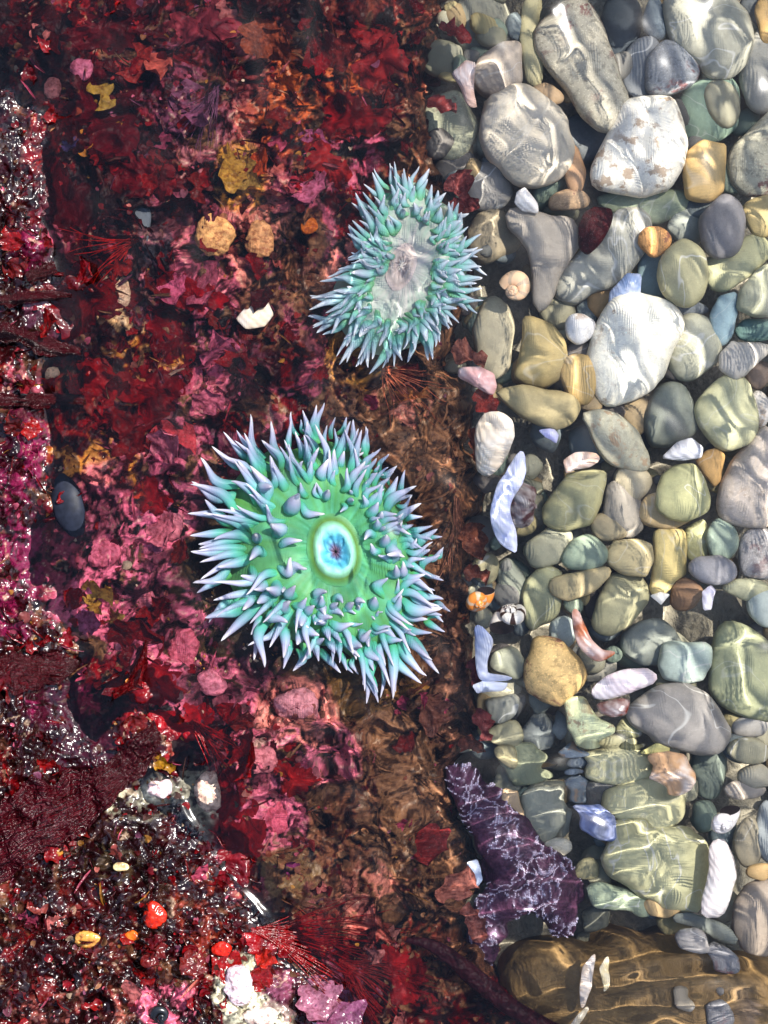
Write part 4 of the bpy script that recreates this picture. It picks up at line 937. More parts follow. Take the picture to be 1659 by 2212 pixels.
Q = {1: (720, 1580), 2: (1230, 1580), 3: (720, 2150), 4: (1230, 2150)}
TEN = {1: "930 620 785 165 90;730 640 480 360 80;760 720 640 330 90;1130 640 1055 220 95;1230 520 1280 220 80;1350 360 1285 105 60;1440 330 1405 95 55;1510 330 1545 35 65;1590 400 1640 20 80;650 760 340 515 90;760 960 420 600 110;620 960 205 660 130;960 860 735 520 120;1110 780 930 465 100;1190 740 905 440 100;980 1000 640 700 120;1030 990 975 650 110;1180 1040 1060 755 110;1200 760 1340 860 80;950 1150 750 780 120;1280 860 1215 540 100;1240 720 1160 455 70;1370 740 1265 475 80;1380 620 1325 335 80;1420 420 1405 315 60;1460 700 1405 500 100;1530 620 1415 405 80;1440 360 1390 210 50;1500 460 1460 220 70;1590 570 1505 405 70;1590 450 1490 240 70;1400 900 1440 690 90;1460 970 1520 700 100;1560 860 1630 535 100;1450 1120 1380 935 90;560 1090 110 925 120;560 1260 80 1000 120;830 1160 540 985 120;960 1380 770 1120 140;560 1400 265 1130 130;780 1420 545 1220 150;520 1450 60 1340 110;1010 1130 1085 1020 140;1250 1260 1320 1110 180;1370 1180 1659 1280 110;1210 1390 980 1195 100;1100 1540 1005 1395 160;880 1620 850 1530 120;1150 1690 1410 1650 100;760 1520 545 1450 110;500 1540 75 1555 110;500 1640 180 1650 100;780 1680 375 1645 140;560 1760 85 1745 120;1640 1130 1575 960 60",
 2: "160 500 180 290 50;220 420 255 200 55;300 380 375 190 70;400 540 475 215 90;220 600 245 320 60;300 600 350 390 60;270 560 300 420 60;500 600 545 320 70;440 800 565 345 100;620 560 635 290 70;620 640 660 325 80;560 700 570 550 70;520 760 580 600 90;270 840 262 545 90;330 740 380 575 80;650 740 695 595 70;480 980 620 705 110;600 860 655 755 80;640 940 740 665 100;740 830 785 730 60;800 820 915 610 70;830 880 990 750 80;290 1000 285 790 70;120 920 210 660 120;330 1060 405 760 90;100 1120 60 950 60;160 1130 190 1010 90;620 1110 790 845 90;690 960 845 875 70;560 1090 610 945 60;640 1230 800 990 90;820 1120 900 890 80;850 1160 1010 890 100;990 1120 1090 810 80;900 960 975 830 60;560 1230 565 1110 80;490 1190 510 1140 80;470 1080 420 1030 60;650 1330 755 1200 110;790 1330 800 1265 80;870 1260 1245 990 110;1000 1200 1190 1080 70;870 1360 1045 1285 90;980 1380 1300 1190 110;1100 1380 1315 1345 80;340 1180 300 1300 70;690 1400 795 1365 70;740 1490 745 1400 90;820 1490 850 1460 70;920 1520 1060 1400 90;1040 1580 1210 1440 100;1120 1530 1395 1440 90;1180 1700 1445 1495 130;1360 1590 1500 1580 60;750 1590 640 1630 90;840 1680 845 1545 100;800 1740 710 1660 90;1100 1640 1190 1590 90;960 1650 1095 1770 120;1200 1780 1370 1740 100;1400 1800 1520 1700 60",
 3: "520 200 95 420 120;750 160 405 240 130;520 360 150 560 110;640 540 215 800 170;650 650 330 920 100;860 730 460 1115 130;790 560 680 750 120;1000 560 840 680 140;1040 400 910 475 150;860 390 775 520 120;780 280 690 330 110;950 160 810 210 130;1130 240 1290 120 120;1240 400 1420 260 130;1330 570 1340 420 130;1160 610 1200 570 100;1190 620 1205 670 60;1300 660 1410 600 110;1500 660 1590 590 110;1240 760 1250 680 120;1450 760 1510 700 110;1030 680 950 890 130;900 850 780 1050 110;880 1000 810 1330 90;1000 920 955 1420 140;1140 780 1250 920 150;1150 970 1155 1310 120;1230 1130 1180 1445 90;1240 1000 1270 1150 80;1330 1230 1250 1465 100;1380 1010 1310 1160 110;1390 1160 1375 1340 110;1530 1100 1585 1335 90;1470 1010 1620 1040 120;1400 800 1390 960 130;1340 880 1460 930 100;1540 870 1560 920 110;1600 770 1650 850 100",
 4: "900 200 770 85 80;900 180 850 75 110;1020 90 1240 30 100;1180 110 1370 50 90;1330 130 1520 15 70;1020 190 1200 255 90;1120 280 1330 150 80;1300 300 1510 120 100;1080 330 1335 330 100;1190 340 1520 410 80;1330 340 1485 365 60;870 330 935 240 110;980 280 1000 180 110;830 600 890 390 110;930 560 970 375 60;1060 560 1300 410 100;900 620 1040 480 80;1250 480 1540 615 110;1110 640 1510 660 150;1400 700 1615 770 70;840 720 1000 570 120;1000 860 1065 590 110;690 730 735 575 100;1090 800 1330 840 100;1220 760 1520 795 90;1360 830 1520 905 70;1090 880 1380 1005 110;1330 880 1535 1010 90;1010 1010 1195 1065 100;1070 930 1180 990 100;1150 1000 1415 1300 100;1080 1090 1360 1470 120;1180 1110 1450 1480 100;970 1170 1295 1560 120;900 1000 1050 1070 110;690 1060 1020 1130 120;990 1360 1010 1680 90;930 1200 940 1790 130;870 1140 895 1390 110;810 1400 780 1760 60;740 1400 770 1830 100;690 1380 600 1830 90;650 1500 710 1790 60;600 1390 575 1620 70;600 1300 700 1470 100;690 1130 860 1330 120;600 1200 750 1280 90;560 1050 650 1170 90;500 1330 545 1500 60;430 1360 485 1490 55;330 1260 425 1470 70;350 1150 500 1360 80;390 1080 560 1310 90;300 1010 455 1240 80;110 1230 345 1490 100;260 1120 335 1310 80;150 960 215 1110 100;190 1060 260 1230 120;210 930 340 1130 80;40 1070 80 1340 90;230 880 500 890 100;350 970 640 1100 130;440 1060 560 1150 130;180 820 375 850 90;600 960 710 980 110;680 910 880 970 90;680 860 930 935 80;560 810 705 855 70;400 850 580 870 60;330 780 510 800 70;690 800 760 735 50;720 850 800 765 60;400 740 510 660 90;270 760 285 690 80;590 720 620 690 80;530 760 545 720 50;240 680 330 690 90;130 680 165 570 120;30 650 80 590 100;130 740 225 790 110;40 790 150 850 100;50 900 20 930 80;0 1010 115 1040 100"}
T1 = []
for q, s in TEN.items():
    for r_ in s.split(';'):
        a = [float(v) for v in r_.split()]
        T1.append(((Q[q][0] + a[0] * .33755) * .5486, (Q[q][1] + a[1] * .33755) * .5486, (Q[q][0] + a[2] * .33755) * .5486, (Q[q][1] + a[3] * .33755) * .5486, a[4] * .1852))

def anemone(label, cx, cy, z0, tent, mats, outer_R, inner_R, mouth, seed, disc_cols, fat):
    """root, column, oral disc, mouth and tentacles; tent: base x,y tip x,y width in picture units"""
    root = tag(link('sea_anemone', None, None, P(cx, cy, z0 - .02)), label, 'anemone')
    m = scl(z0); rl = np.array(root.location)
    n = 96; th = np.linspace(0, 2 * math.pi, n, endpoint=False)
    Ro = outer_R(th); Ri = inner_R(th)
    # crown: flat disc, raised collar, then falling away below the tentacles
    rings = []; cols = []; q_ = np.r_[np.linspace(.02, 1, 26), np.linspace(1.03, 1.45, 10)]
    for q in q_:
        rad = Ri * q if q <= 1 else Ri + (Ro - Ri) * (q - 1) / .45 * .60
        if q <= 1: z = z0 + .0004 * math.cos(q * 3) + .0022 * q ** 4
        else: z = z0 + .0022 + .0012 * math.sin((q - 1) / .45 * math.pi) - .012 * ((q - 1) / .45) ** 2
        st = .5 + .5 * np.sin(th * 48 + 2 * np.sin(th * 5)); st2 = Noise(seed)(th * 22 + 3, np.full(n, q * 2.0))
        zz = z + .00045 * (st - .5) * min(1, q * 1.5) + .0011 * (Noise(seed + 3)(th * 5 + 2, np.full(n, q * 2.2)) - .5) * min(1, q * 1.6)
        if mouth and len(mouth) < 6: zz = zz - .007 * (1 - sm(.10, .34, q))
        X = cx + rad * np.cos(th); Y = cy - rad * np.sin(th)
        wx, wy = unproj(X, Y, zz); rings.append(np.stack([wx, wy, np.broadcast_to(zz, wx.shape)], -1))
        c = np.array(disc_cols[0])[None] * (1 - q / 1.45) + np.array(disc_cols[1])[None] * (q / 1.45)
        g = np.clip((st2 - .45) * 2.2, 0, 1)[:, None] * .5 + .22 * st[:, None]
        cols.append(c * (1 - g) + np.array(disc_cols[2])[None] * g)
    V = np.array(rings).reshape(-1, 3) - rl
    link('oral_disc', mesh_from('oral_disc', V, grid_faces(len(q_), n, True), [m_disc], np.array(cols).reshape(-1, 3)), root)
    # column: from under the crown down into the rock
    rings = []
    for k, q in enumerate(np.linspace(0, 1, 12)):
        z = z0 - .009 - .030 * q; rad = Ro * (.58 - .12 * math.sin(q * math.pi) + .04 * q)
        X = cx + rad * np.cos(th); Y = cy - rad * np.sin(th); wx, wy = unproj(X, Y, z)
        rings.append(np.stack([wx, wy, np.full(n, z) + .0006 * np.sin(th * 40 + k)], -1))
    V = np.array(rings).reshape(-1, 3) - rl
    link('column', mesh_from('column', V, grid_faces(12, n, True), [m_disc], np.broadcast_to(np.array((.10, .11, .05)), (len(V), 3))), root)
    if mouth:
        mx, my, ma, mb, ang = mouth[:5]; pale = mouth[5] if len(mouth) > 5 else 0
        k = 64; t = np.linspace(0, 2 * math.pi, k, endpoint=False); prof = []; pc = []
        # groove, lip, throat
        for rr, dz, c in [(1.34, -.0002, (.10, .36, .14)), (1.16, .0004, (.09, .24, .05)), (1.06, .0008, (.13, .26, .05)), (.99, .0020, (.22, .50, .26)), (.86, .0032, (.34, .72, .50)), (.74, .0034, (.34, .76, .62)), (.64, .0026, (.20, .62, .64)), (.54, .0012, (.09, .42, .55)), (.44, .0002, (.08, .36, .50)), (.34, -.0006, (.16, .46, .58)), (.24, -.0014, (.12, .20, .34)), (.15, -.0022, (.20, .14, .22)), (.05, -.0026, (.14, .07, .10))]:
            wob = 1 + (.30 * (Noise(5)(np.cos(t) * 2.2 + 9, np.sin(t) * 2.2 + rr * 3 + 9) - .5) + .12 * (Noise(6)(np.cos(t) * 6 + 9, np.sin(t) * 6 + rr * 5 + 19) - .5)) * (rr < .7) + .012 * np.sin(3 * t)
            ex = ma * rr * wob * np.cos(t); ey = mb * rr * wob * np.sin(t)
            X = mx + ex * math.cos(ang) - ey * math.sin(ang); Y = my + ex * math.sin(ang) + ey * math.cos(ang)
            zz = z0 + .0008 + dz * (.35 if pale else 1) + .0005 * np.sin(9 * t + rr * 6) * (rr < .8)
            wx, wy = unproj(X, Y, zz); prof.append(np.stack([wx, wy, zz], -1)); nn = Noise(8)(np.cos(t) * 5 + 30, np.sin(t) * 5 + 30 + rr * 9)[:, None]; c = np.array(c) * (1 - pale) + np.array((.46, .36, .32)) * pale * (.5 + .5 * rr); pc.append(np.array(c)[None] * (.65 + .7 * nn if rr < .7 else .9 + .2 * nn))
        link('mouth', mesh_from('mouth', np.array(prof).reshape(-1, 3) - rl, grid_faces(len(prof), k, True)[:, ::-1], [m_disc], np.array(pc).reshape(-1, 3)), root)
    rg = random.Random(seed)
    for (bx, by, tx, ty, wd) in tent:
        a = math.atan2(cy - by, bx - cx); rb = math.hypot(bx - cx, by - cy); ri = float(inner_R(np.array([a % (2 * math.pi)]))[0]); ro = float(outer_R(np.array([a % (2 * math.pi)]))[0])
        q = np.clip((rb - ri) / max(ro - ri, 1), -.1, 1)
        sh = .12 if q > .2 else 0; bx -= (tx - bx) * sh; by -= (ty - by) * sh; zb = z0 + .0010 - .011 * max(q, 0) ** 1.2
        ln = math.hypot(tx - bx, ty - by); full = max(ln * 1.06, wd * 2.3)
        rise = math.sqrt(max(full ** 2 - ln ** 2, 0)) * m
        out = ((tx - bx) * (bx - cx) + (ty - by) * (by - cy)) > 0
        zt = min(zb + rise * .9 + (.0035 * (1 - q) - .001), -.0035)
        place_tentacle(root, mats[rg.randrange(len(mats))], P(bx, by, zb), P(tx, ty, zt), wd * .5 * m * fat, rg.choice([0, math.pi]) + rg.uniform(-.5, .5))
    return root

def polar_from(pts, cx, cy):
    p = np.array(pts, float); a = np.arctan2(cy - p[:, 1], p[:, 0] - cx) % (2 * math.pi); r = np.hypot(p[:, 0] - cx, p[:, 1] - cy)
    o = np.argsort(a); a = a[o]; r = r[o]
    return lambda t: np.interp(np.asarray(t) % (2 * math.pi), np.r_[a[-1] - 2 * math.pi, a, a[0] + 2 * math.pi], np.r_[r[-1], r, r[0]])
def cr1(p): return [(384 + a * .3637, 850.3 + b * .3637) for a, b in p]
c1 = (718, 1180)
out1 = polar_from(cr1([(850, 60), (690, 110), (560, 160), (430, 130), (280, 230), (140, 390), (90, 520), (60, 720), (75, 930), (80, 1110), (140, 1300), (270, 1460), (440, 1580), (520, 1620), (650, 1640), (960, 1650), (1110, 1820), (1280, 1810), (1450, 1690), (1500, 1560), (1570, 1410), (1610, 1290), (1580, 1110), (1570, 930), (1530, 800), (1460, 660), (1420, 560), (1330, 460), (1260, 370), (1130, 200), (1030, 150)]), *c1)
inn1 = polar_from(cr1([(640, 830), (640, 740), (700, 680), (780, 620), (900, 600), (1020, 650), (1120, 740), (1160, 850), (1200, 950), (1215, 1100), (1180, 1220), (1060, 1260), (900, 1220), (800, 1200), (740, 1130), (680, 1050), (620, 950)]), *c1)
rgi = random.Random(77)
for k in range(60):
    a = k / 60 * 2 * math.pi + rgi.uniform(-.05, .05); ro = float(out1(a)); ri = float(inn1(a))
    rb = ri + (ro - ri) * rgi.choice([.12, .3, .45]); rt = min(rb + (ro - ri) * rgi.uniform(.38, .5), ro * .94); a2 = a + rgi.uniform(-.1, .1)
    T1.append((c1[0] + rb * math.cos(a), c1[1] - rb * math.sin(a), c1[0] + rt * math.cos(a2), c1[1] - rt * math.sin(a2), rgi.uniform(13, 18)))
tm1 = tentacle_meshes(m_tent)
G0, G1, G2 = (.045, .32, .15), (.10, .28, .055), (.11, .44, .26)
anemone('large open green anemone with lavender tipped tentacles and a pale mouth', c1[0], c1[1], -.019, T1, tm1, out1, inn1, (384 + 932 * .3637, 850.3 + 932 * .3637, 45, 60, R(-10)), 11, (G0, G1, G2), 1.14)

# the farther, paler anemone with the folded disc
def cr2(p): return [(630.9 + a * .26455, 329.2 + b * .26455) for a, b in p]
out2p = cr2([(1080, 90), (980, 70), (880, 85), (790, 85), (670, 110), (590, 230), (510, 370), (450, 540), (450, 670), (480, 860), (410, 900), (240, 980), (130, 1160), (110, 1220), (130, 1330), (200, 1480), (290, 1590), (450, 1760), (570, 1830), (730, 1830), (830, 1790), (990, 1760), (1090, 1710), (1300, 1480), (1370, 1400), (1490, 1330), (1540, 1220), (1580, 1050), (1610, 980), (1570, 800), (1540, 620), (1450, 530), (1420, 440), (1360, 370), (1210, 300), (1190, 220)])
inn2p = cr2([(900, 560), (1000, 560), (1110, 640), (1160, 760), (1140, 950), (1110, 1100), (1050, 1200), (900, 1330), (760, 1330), (650, 1220), (690, 1080), (760, 960), (800, 850), (820, 700), (850, 600)])
c2 = tuple(cr2([(930, 950)])[0])
out2 = polar_from(out2p, *c2); inn2_ = polar_from(inn2p, *c2); inn2 = lambda t: inn2_(t) * 1.14
T2 = []
rg = random.Random(21)
for ring, (cnt, q0, q1, wd) in enumerate([(66, .38, 1.0, 13), (58, .24, .78, 14), (50, .10, .54, 13), (42, -.03, .30, 12), (26, -.04, .16, 10)]):
    for k in range(cnt):
        a = (k + rg.uniform(-.35, .35)) / cnt * 2 * math.pi + ring * .37
        ri = float(inn2(a)); ro = float(out2(a)) * rg.uniform(.93, 1.02)
        rb = ri + (ro - ri) * (q0 + rg.uniform(-.06, .06)); rt = ri + (ro - ri) * (q1 + rg.uniform(-.1, .03))
        a2 = a + rg.uniform(-.09, .09)
        T2.append((c2[0] + rb * math.cos(a), c2[1] - rb * math.sin(a), c2[0] + rt * math.cos(a2), c2[1] - rt * math.sin(a2), wd * rg.uniform(.75, 1.2)))
for b, t, wd in [((400, 1250), (130, 1330), 46), ((390, 1190), (140, 1160), 36), ((420, 1320), (200, 1470), 44), ((560, 1150), (560, 1320), 34), ((800, 290), (670, 120), 20), ((760, 340), (590, 235), 22), ((720, 470), (515, 370), 24), ((870, 300), (790, 85), 22)]:
    (bx, by), (tx, ty) = cr2([b, t]); T2.append((bx, by, tx, ty, wd * .42))
tm2 = tentacle_meshes(m_tent2)
anemone('smaller pale green anemone with a slit like folded disc upper middle', c2[0], c2[1], -.026, T2, tm2, out2, inn2, (*cr2([(890, 930)])[0], 24, 40, R(20), .97), 12, ((.44, .38, .34), (.22, .40, .28), (.54, .46, .42)), 1.4)

# ------------------------------------------------------------------ algae and crusts on the rock
def blade_mesh(k):
    rg = random.Random(900 + k); n, w_ = 12, 7
    t = np.linspace(0, 1, n); u = np.linspace(-1, 1, w_); T, U = np.meshgrid(t, u, indexing='ij')
    kind = k % 4
    if kind == 0: W = .34 * np.sin(np.clip(T, 0, 1) ** .7 * math.pi) ** .7 + .02
    elif kind == 1: W = .16 + .22 * T - .30 * T ** 6 + .05 * np.sin(T * 21)
    elif kind == 2: W = .10 + .34 * np.abs(np.sin(T * math.pi * 1.5)) * (1 - .4 * T)
    else: W = .5 * np.sin(np.clip(T * .98 + .02, 0, 1) * math.pi) ** .5
    W = W * (1 + .16 * np.sin(T * 17 + rg.uniform(0, 6)) * np.sign(U) + .1 * np.sin(T * 29 + U * 3))
    Z = .16 * np.sin(T * 2.6 + rg.uniform(0, 3)) * T + .07 * np.sin(T * 13 + rg.uniform(0, 6)) * U + .10 * U * U + .05 * np.sin(T * 23) * np.abs(U)
    V = np.stack([T, W * U + .12 * np.sin(T * 3 + rg.uniform(0, 6)) * T, Z], -1).reshape(-1, 3)
    return mesh_from('seaweed', V, grid_faces(n, w_), [m_blade])
blades = [blade_mesh(k) for k in range(12)]
def blade(px, py, ln, ang, col, label, kind=0, pitch=None, group=None, name='seaweed', wide=1.0, lift=-.0006, z=None, cat='alga'):
    """ang: direction in the picture, degrees anticlockwise from right"""
    zz = (zrock(px, py) if z is None else z) + lift; m = scl(zz)
    o = link(name, blades[kind % 12], None, P(px, py, zz))
    o.scale = (ln * m, ln * m * wide, ln * m)
    o.rotation_euler = (R(rnd.uniform(-40, 40)), R(-(rnd.uniform(12, 55) if pitch is None else pitch)), R(ang))
    o.color = (*lin(col, .72), 1)
    tag(o, label, cat, group); return o
BL = [
 (545, 120, 90, 60, (150, 70, 42), 'rounded translucent brown blade at the top of the rock', 3), (592, 130, 90, 80, (140, 66, 44), 'second rounded brown blade right of its twin at the top', 3),
 (605, 178, 70, 8, (214, 104, 44), 'orange pointed blade catching light near the top', 0), (700, 150, 95, 40, (110, 30, 26), 'reddish brown bubble like blade at the top middle', 7), (640, 300, 65, 95, (200, 100, 50), 'upright orange blade above the mauve blades', 0),
 (640, 300, 95, -42, (186, 92, 130), 'largest mauve pink blade above the far anemone', 3), (655, 380, 80, -65, (196, 100, 132), 'lower mauve pink blade pointing down towards the far anemone', 3), (500, 320, 120, -85, (186, 140, 56), 'ochre yellow blade hanging in the upper middle', 1), (520, 350, 100, -60, (176, 140, 66), 'second ochre blade beside the hanging ochre one', 0),
 (545, 355, 75, -25, (204, 80, 36), 'orange red curled blade left of the mauve blades', 7), (280, 105, 85, -70, (150, 42, 36), 'dull coral red blade in the upper left', 3), (345, 130, 85, -88, (200, 92, 78), 'salmon blade right of the coral red blade', 0), (440, 215, 100, -80, (132, 70, 100), 'mauve strap blade at the upper left of the ochre blades', 1), (385, 240, 70, 60, (120, 66, 92), 'dusky mauve blade above the ochre blades', 2),
 (205, 180, 70, -60, (160, 126, 50), 'yellow green blade tip near the upper left', 2), (190, 280, 60, -90, (186, 118, 40), 'thin orange streak blade in the dark upper left', 1), (155, 300, 40, -100, (130, 100, 150), 'small violet blade in the dark upper left', 3),
 (420, 500, 60, 20, (166, 28, 26), 'bright red blade beside the peach lumps', 0), (435, 580, 95, -70, (190, 90, 112), 'pink ruffled blade below the peach lumps', 7), (365, 600, 70, -70, (208, 92, 126), 'curled pink blade in the left middle', 3), (235, 590, 60, 30, (150, 22, 16), 'bright red strap curving near the left middle', 1), (460, 790, 120, 75, (200, 96, 128), 'tall pink blade above the big anemone', 0), (430, 880, 70, 30, (210, 106, 130), 'pale pink flap above the big anemone', 3),
 (330, 960, 100, 10, (198, 60, 70), 'crimson pink lobed flap left of the big anemone', 2), (350, 985, 80, 60, (205, 110, 130), 'pink fan flap just left of the big anemone', 3), (345, 1120, 75, -70, (212, 112, 130), 'pink blade between the crust and the big anemone', 3), (300, 1050, 55, -60, (206, 60, 34), 'small red orange blade left of the big anemone', 0),
 (180, 1275, 70, -10, (198, 150, 62), 'yellow forked blade on the pink crust', 2), (205, 1290, 45, -70, (190, 140, 56), 'lower prong of yellow alga on the pink crust', 0), (165, 1345, 55, 5, (176, 92, 128), 'mauve slab like blade below the yellow forked blade', 3), (250, 1390, 120, 10, (110, 8, 12), 'broad dark crimson sheet below the pink crust', 3), (260, 1440, 130, -20, (98, 6, 10), 'lower broad dark crimson sheet beside the brown basin', 7), (235, 1335, 60, 15, (150, 120, 60), 'olive yellow strap under the pink crust', 1),
 (335, 1640, 50, -30, (190, 140, 30), 'golden yellow leaf at the head of the feathery frond', 2), (470, 1540, 110, -50, (140, 10, 16), 'crimson sheet right of the golden leaf', 3), (520, 1600, 95, -60, (126, 8, 14), 'crimson sheet next to the cream crust', 7), (640, 1880, 40, 150, (122, 44, 92), 'small purple cup shaped alga on the lower rock', 3),
 (715, 2150, 110, -60, (128, 70, 104), 'mauve sheet at the bottom edge', 3), (660, 2120, 100, -50, (160, 100, 124), 'pinkish mauve sheet above the bottom edge', 7), (790, 2070, 70, 35, (196, 120, 116), 'pink rod like blade in the red filaments', 1), (835, 2000, 90, -70, (208, 136, 124), 'long salmon strap crossing the red filaments', 1), (560, 2060, 60, -20, (196, 40, 24), 'bright red blade beside the white crust at the bottom', 0), (520, 2090, 70, 160, (150, 16, 14), 'glossy red blade left of the white crust at the bottom', 3),
 (800, 590, 60, 100, (214, 112, 74), 'orange red blade behind the left side of the far anemone', 0), (760, 760, 70, -120, (206, 80, 70), 'coral blade below the left side of the far anemone', 0), (790, 790, 60, -80, (190, 128, 60), 'ochre blade under the far anemone', 3), (995, 300, 70, -70, (150, 66, 62), 'brown red frond hanging at the pebble edge', 2), (1010, 330, 60, -100, (166, 86, 80), 'dusky pink frond beside the far anemone at the pebble edge', 7), (945, 130, 90, -95, (132, 60, 52), 'reddish brown frond along the top of the rock edge', 1),
 (850, 870, 90, 20, (186, 120, 66), 'amber streaked blade between the two anemones', 1), (880, 850, 60, 140, (196, 110, 96), 'salmon blade between the two anemones', 0), (965, 1940, 90, 60, (206, 130, 112), 'peach pink slab beside the sea star', 3), (930, 1500, 110, -85, (140, 90, 74), 'brown pink strap below the big anemone', 1), (905, 1790, 90, -60, (150, 46, 44), 'dull red blade on the ledge left of the sea star', 3),
]
for k, (py, dx, ln, ang, col, lab) in enumerate([(60, 18, 80, -20, (120, 44, 44), 'brown red weed reaching over the dark grey top stone'), (215, 16, 70, -35, (140, 60, 58), 'rusty weed above the oval sage grey stone'), (370, 60, 90, -70, (146, 74, 70), 'dusky red weed tangled beside the pale round stone'), (420, 70, 70, -120, (128, 54, 52), 'dark rust weed below the oval sage grey stone'), (760, 20, 80, -10, (150, 96, 82), 'pinkish brown weed above the pale pink shell'), (850, 30, 80, -50, (150, 50, 40), 'red brown weed under the pale pink shell'), (930, 20, 70, -70, (136, 80, 60), 'brown weed left of the cream shell'), (1130, 14, 80, -80, (120, 70, 50), 'brown weed left of the open mussel shell'), (1230, 20, 60, -20, (110, 60, 46), 'brown weed above the orange snail'), (1420, 20, 80, -60, (116, 56, 60), 'mauve brown weed left of the bent bluish shell'), (1530, 24, 70, -80, (128, 66, 66), 'dusky weed above the sea star'), (1590, 10, 70, -40, (110, 62, 48), 'brown weed at the upper arm tip of the sea star'), (1960, 10, 80, -50, (150, 90, 80), 'pale rust weed left of the lower sea star arm')]):
    blade(float(np.interp(py, EDGE[:, 0], EDGE[:, 1])) + dx - 30, py, ln, ang, col, lab, [1, 0, 2, 1, 6, 8][k % 6], 8, z=-.044)
for px, py, ln, ang, col, lab, kd in BL:
    blade(px, py, ln, ang, col, lab, kd)

# lumps: sponges, crusts and sea squirts that stand proud of the rock
LUMP = [(465, 509, 40, 46, (236, 178, 112), 'largest peach sponge lump left of the far anemone', 'sponge'), (562, 520, 26, 38, (226, 164, 108), 'smaller peach lump right of the largest one', 'sponge'), (669, 489, 17, 18, (200, 104, 34), 'small smooth orange oval near the far anemone', 'sea squirt'), (178, 149, 24, 26, (176, 92, 118), 'pink knob in the dark upper left', 'coralline alga'), (115, 190, 20, 26, (216, 130, 118), 'pale salmon knob in the dark upper left', 'coralline alga'),
 (334, 1978, 26, 30, (216, 44, 18), 'bright orange red sea squirt on the wet lower rock', 'sea squirt'), (285, 2022, 16, 12, (226, 110, 30), 'small orange blob lower left of the bright sea squirt', 'sea squirt'), (152, 2004, 14, 11, (216, 136, 56), 'tan orange blob on the wet lower rock', 'sea squirt'), (262, 1873, 18, 9, (236, 222, 160), 'cream yellow knob on the wet lower rock', 'sponge'), (640, 1524, 46, 34, (226, 150, 158), 'pale pink lump below the big anemone', 'coralline alga'), (345, 1703, 30, 18, (246, 228, 232), 'white pink crust knob at the waterline', 'coralline alga'), (446, 1710, 30, 44, (236, 210, 186), 'cream crust lump right of the waterline', 'coralline alga'), (516, 2127, 28, 40, (246, 232, 238), 'white crust lump beside the red blades at the bottom', 'coralline alga'), (598, 1768, 38, 34, (214, 92, 116), 'rose pink lump in the lower middle', 'coralline alga'), (560, 2196, 40, 20, (244, 234, 216), 'creamy white crust on the bottom edge', 'coralline alga'), (692, 2206, 32, 22, (236, 196, 204), 'pink white crust at the bottom right of the cream one', 'coralline alga'), (545, 2140, 0, 0, None, None, None), (255, 640, 22, 40, (232, 196, 160), 'cream pink lump in the dark left middle', 'coralline alga'), (95, 550, 0, 0, None, None, None), (105, 805, 22, 14, (226, 190, 150), 'pale flat lump among dark ribbons at the left', 'sponge'), (190, 2030, 26, 18, (206, 150, 70), 'ochre lump near the bottom left', 'sponge'), (310, 1290, 30, 24, (206, 110, 130), 'pink knob beside the brown basin', 'coralline alga'), (215, 1195, 38, 30, (214, 104, 130), 'rippled pink lump right of the blue black hollow', 'coralline alga'), (480, 2050, 22, 16, (216, 40, 20), 'glossy red blob under the waterline ridge', 'sea squirt'), (395, 1400, 34, 44, (206, 96, 116), 'pink crust lump at the edge of the brown basin', 'coralline alga'), (455, 1475, 36, 30, (210, 120, 140), 'pale pink crust below the brown basin', 'coralline alga'), (560, 1640, 40, 30, (216, 128, 138), 'pink crust lump above the rose pink lump', 'coralline alga'), (370, 1130, 26, 40, (214, 120, 136), 'upright pink lump left of the big anemone', 'coralline alga')]
for px, py, a, b, col, lab, cat in LUMP:
    if not a: continue
    kk[0] += 1
    z = zrock(px, py); m = scl(z); rr = min(a, b) * m
    V, F = dome(lambda t: ell_R(a * m, b * m, 0, kk[0])(t), rr * .5, .8, kk[0] * 5, .1 if cat != 'sea squirt' else .05, 40, 16)
    n_ = np.linalg.norm(V, axis=1)[:, None] + 1e-9
    if cat == 'coralline alga' or cat == 'sponge':
        d1, d2 = cell(V[:, 0] * 700 + 50, V[:, 1] * 700 + 50, 17); V = V * (1 + .12 * (d2 - d1)[:, None] + .10 * (fbm(V[:, 0] * 400, V[:, 1] * 400, 301, 3) - .5)[:, None])
    o = link({'sponge': 'sponge', 'sea squirt': 'sea_squirt', 'coralline alga': 'coralline_crust'}[cat], mesh_from('lump', V, F, [m_blade]), None, P(px, py, z + rr * .12))
    o.color = (*lin(col, .92), 1); tag(o, lab, cat)

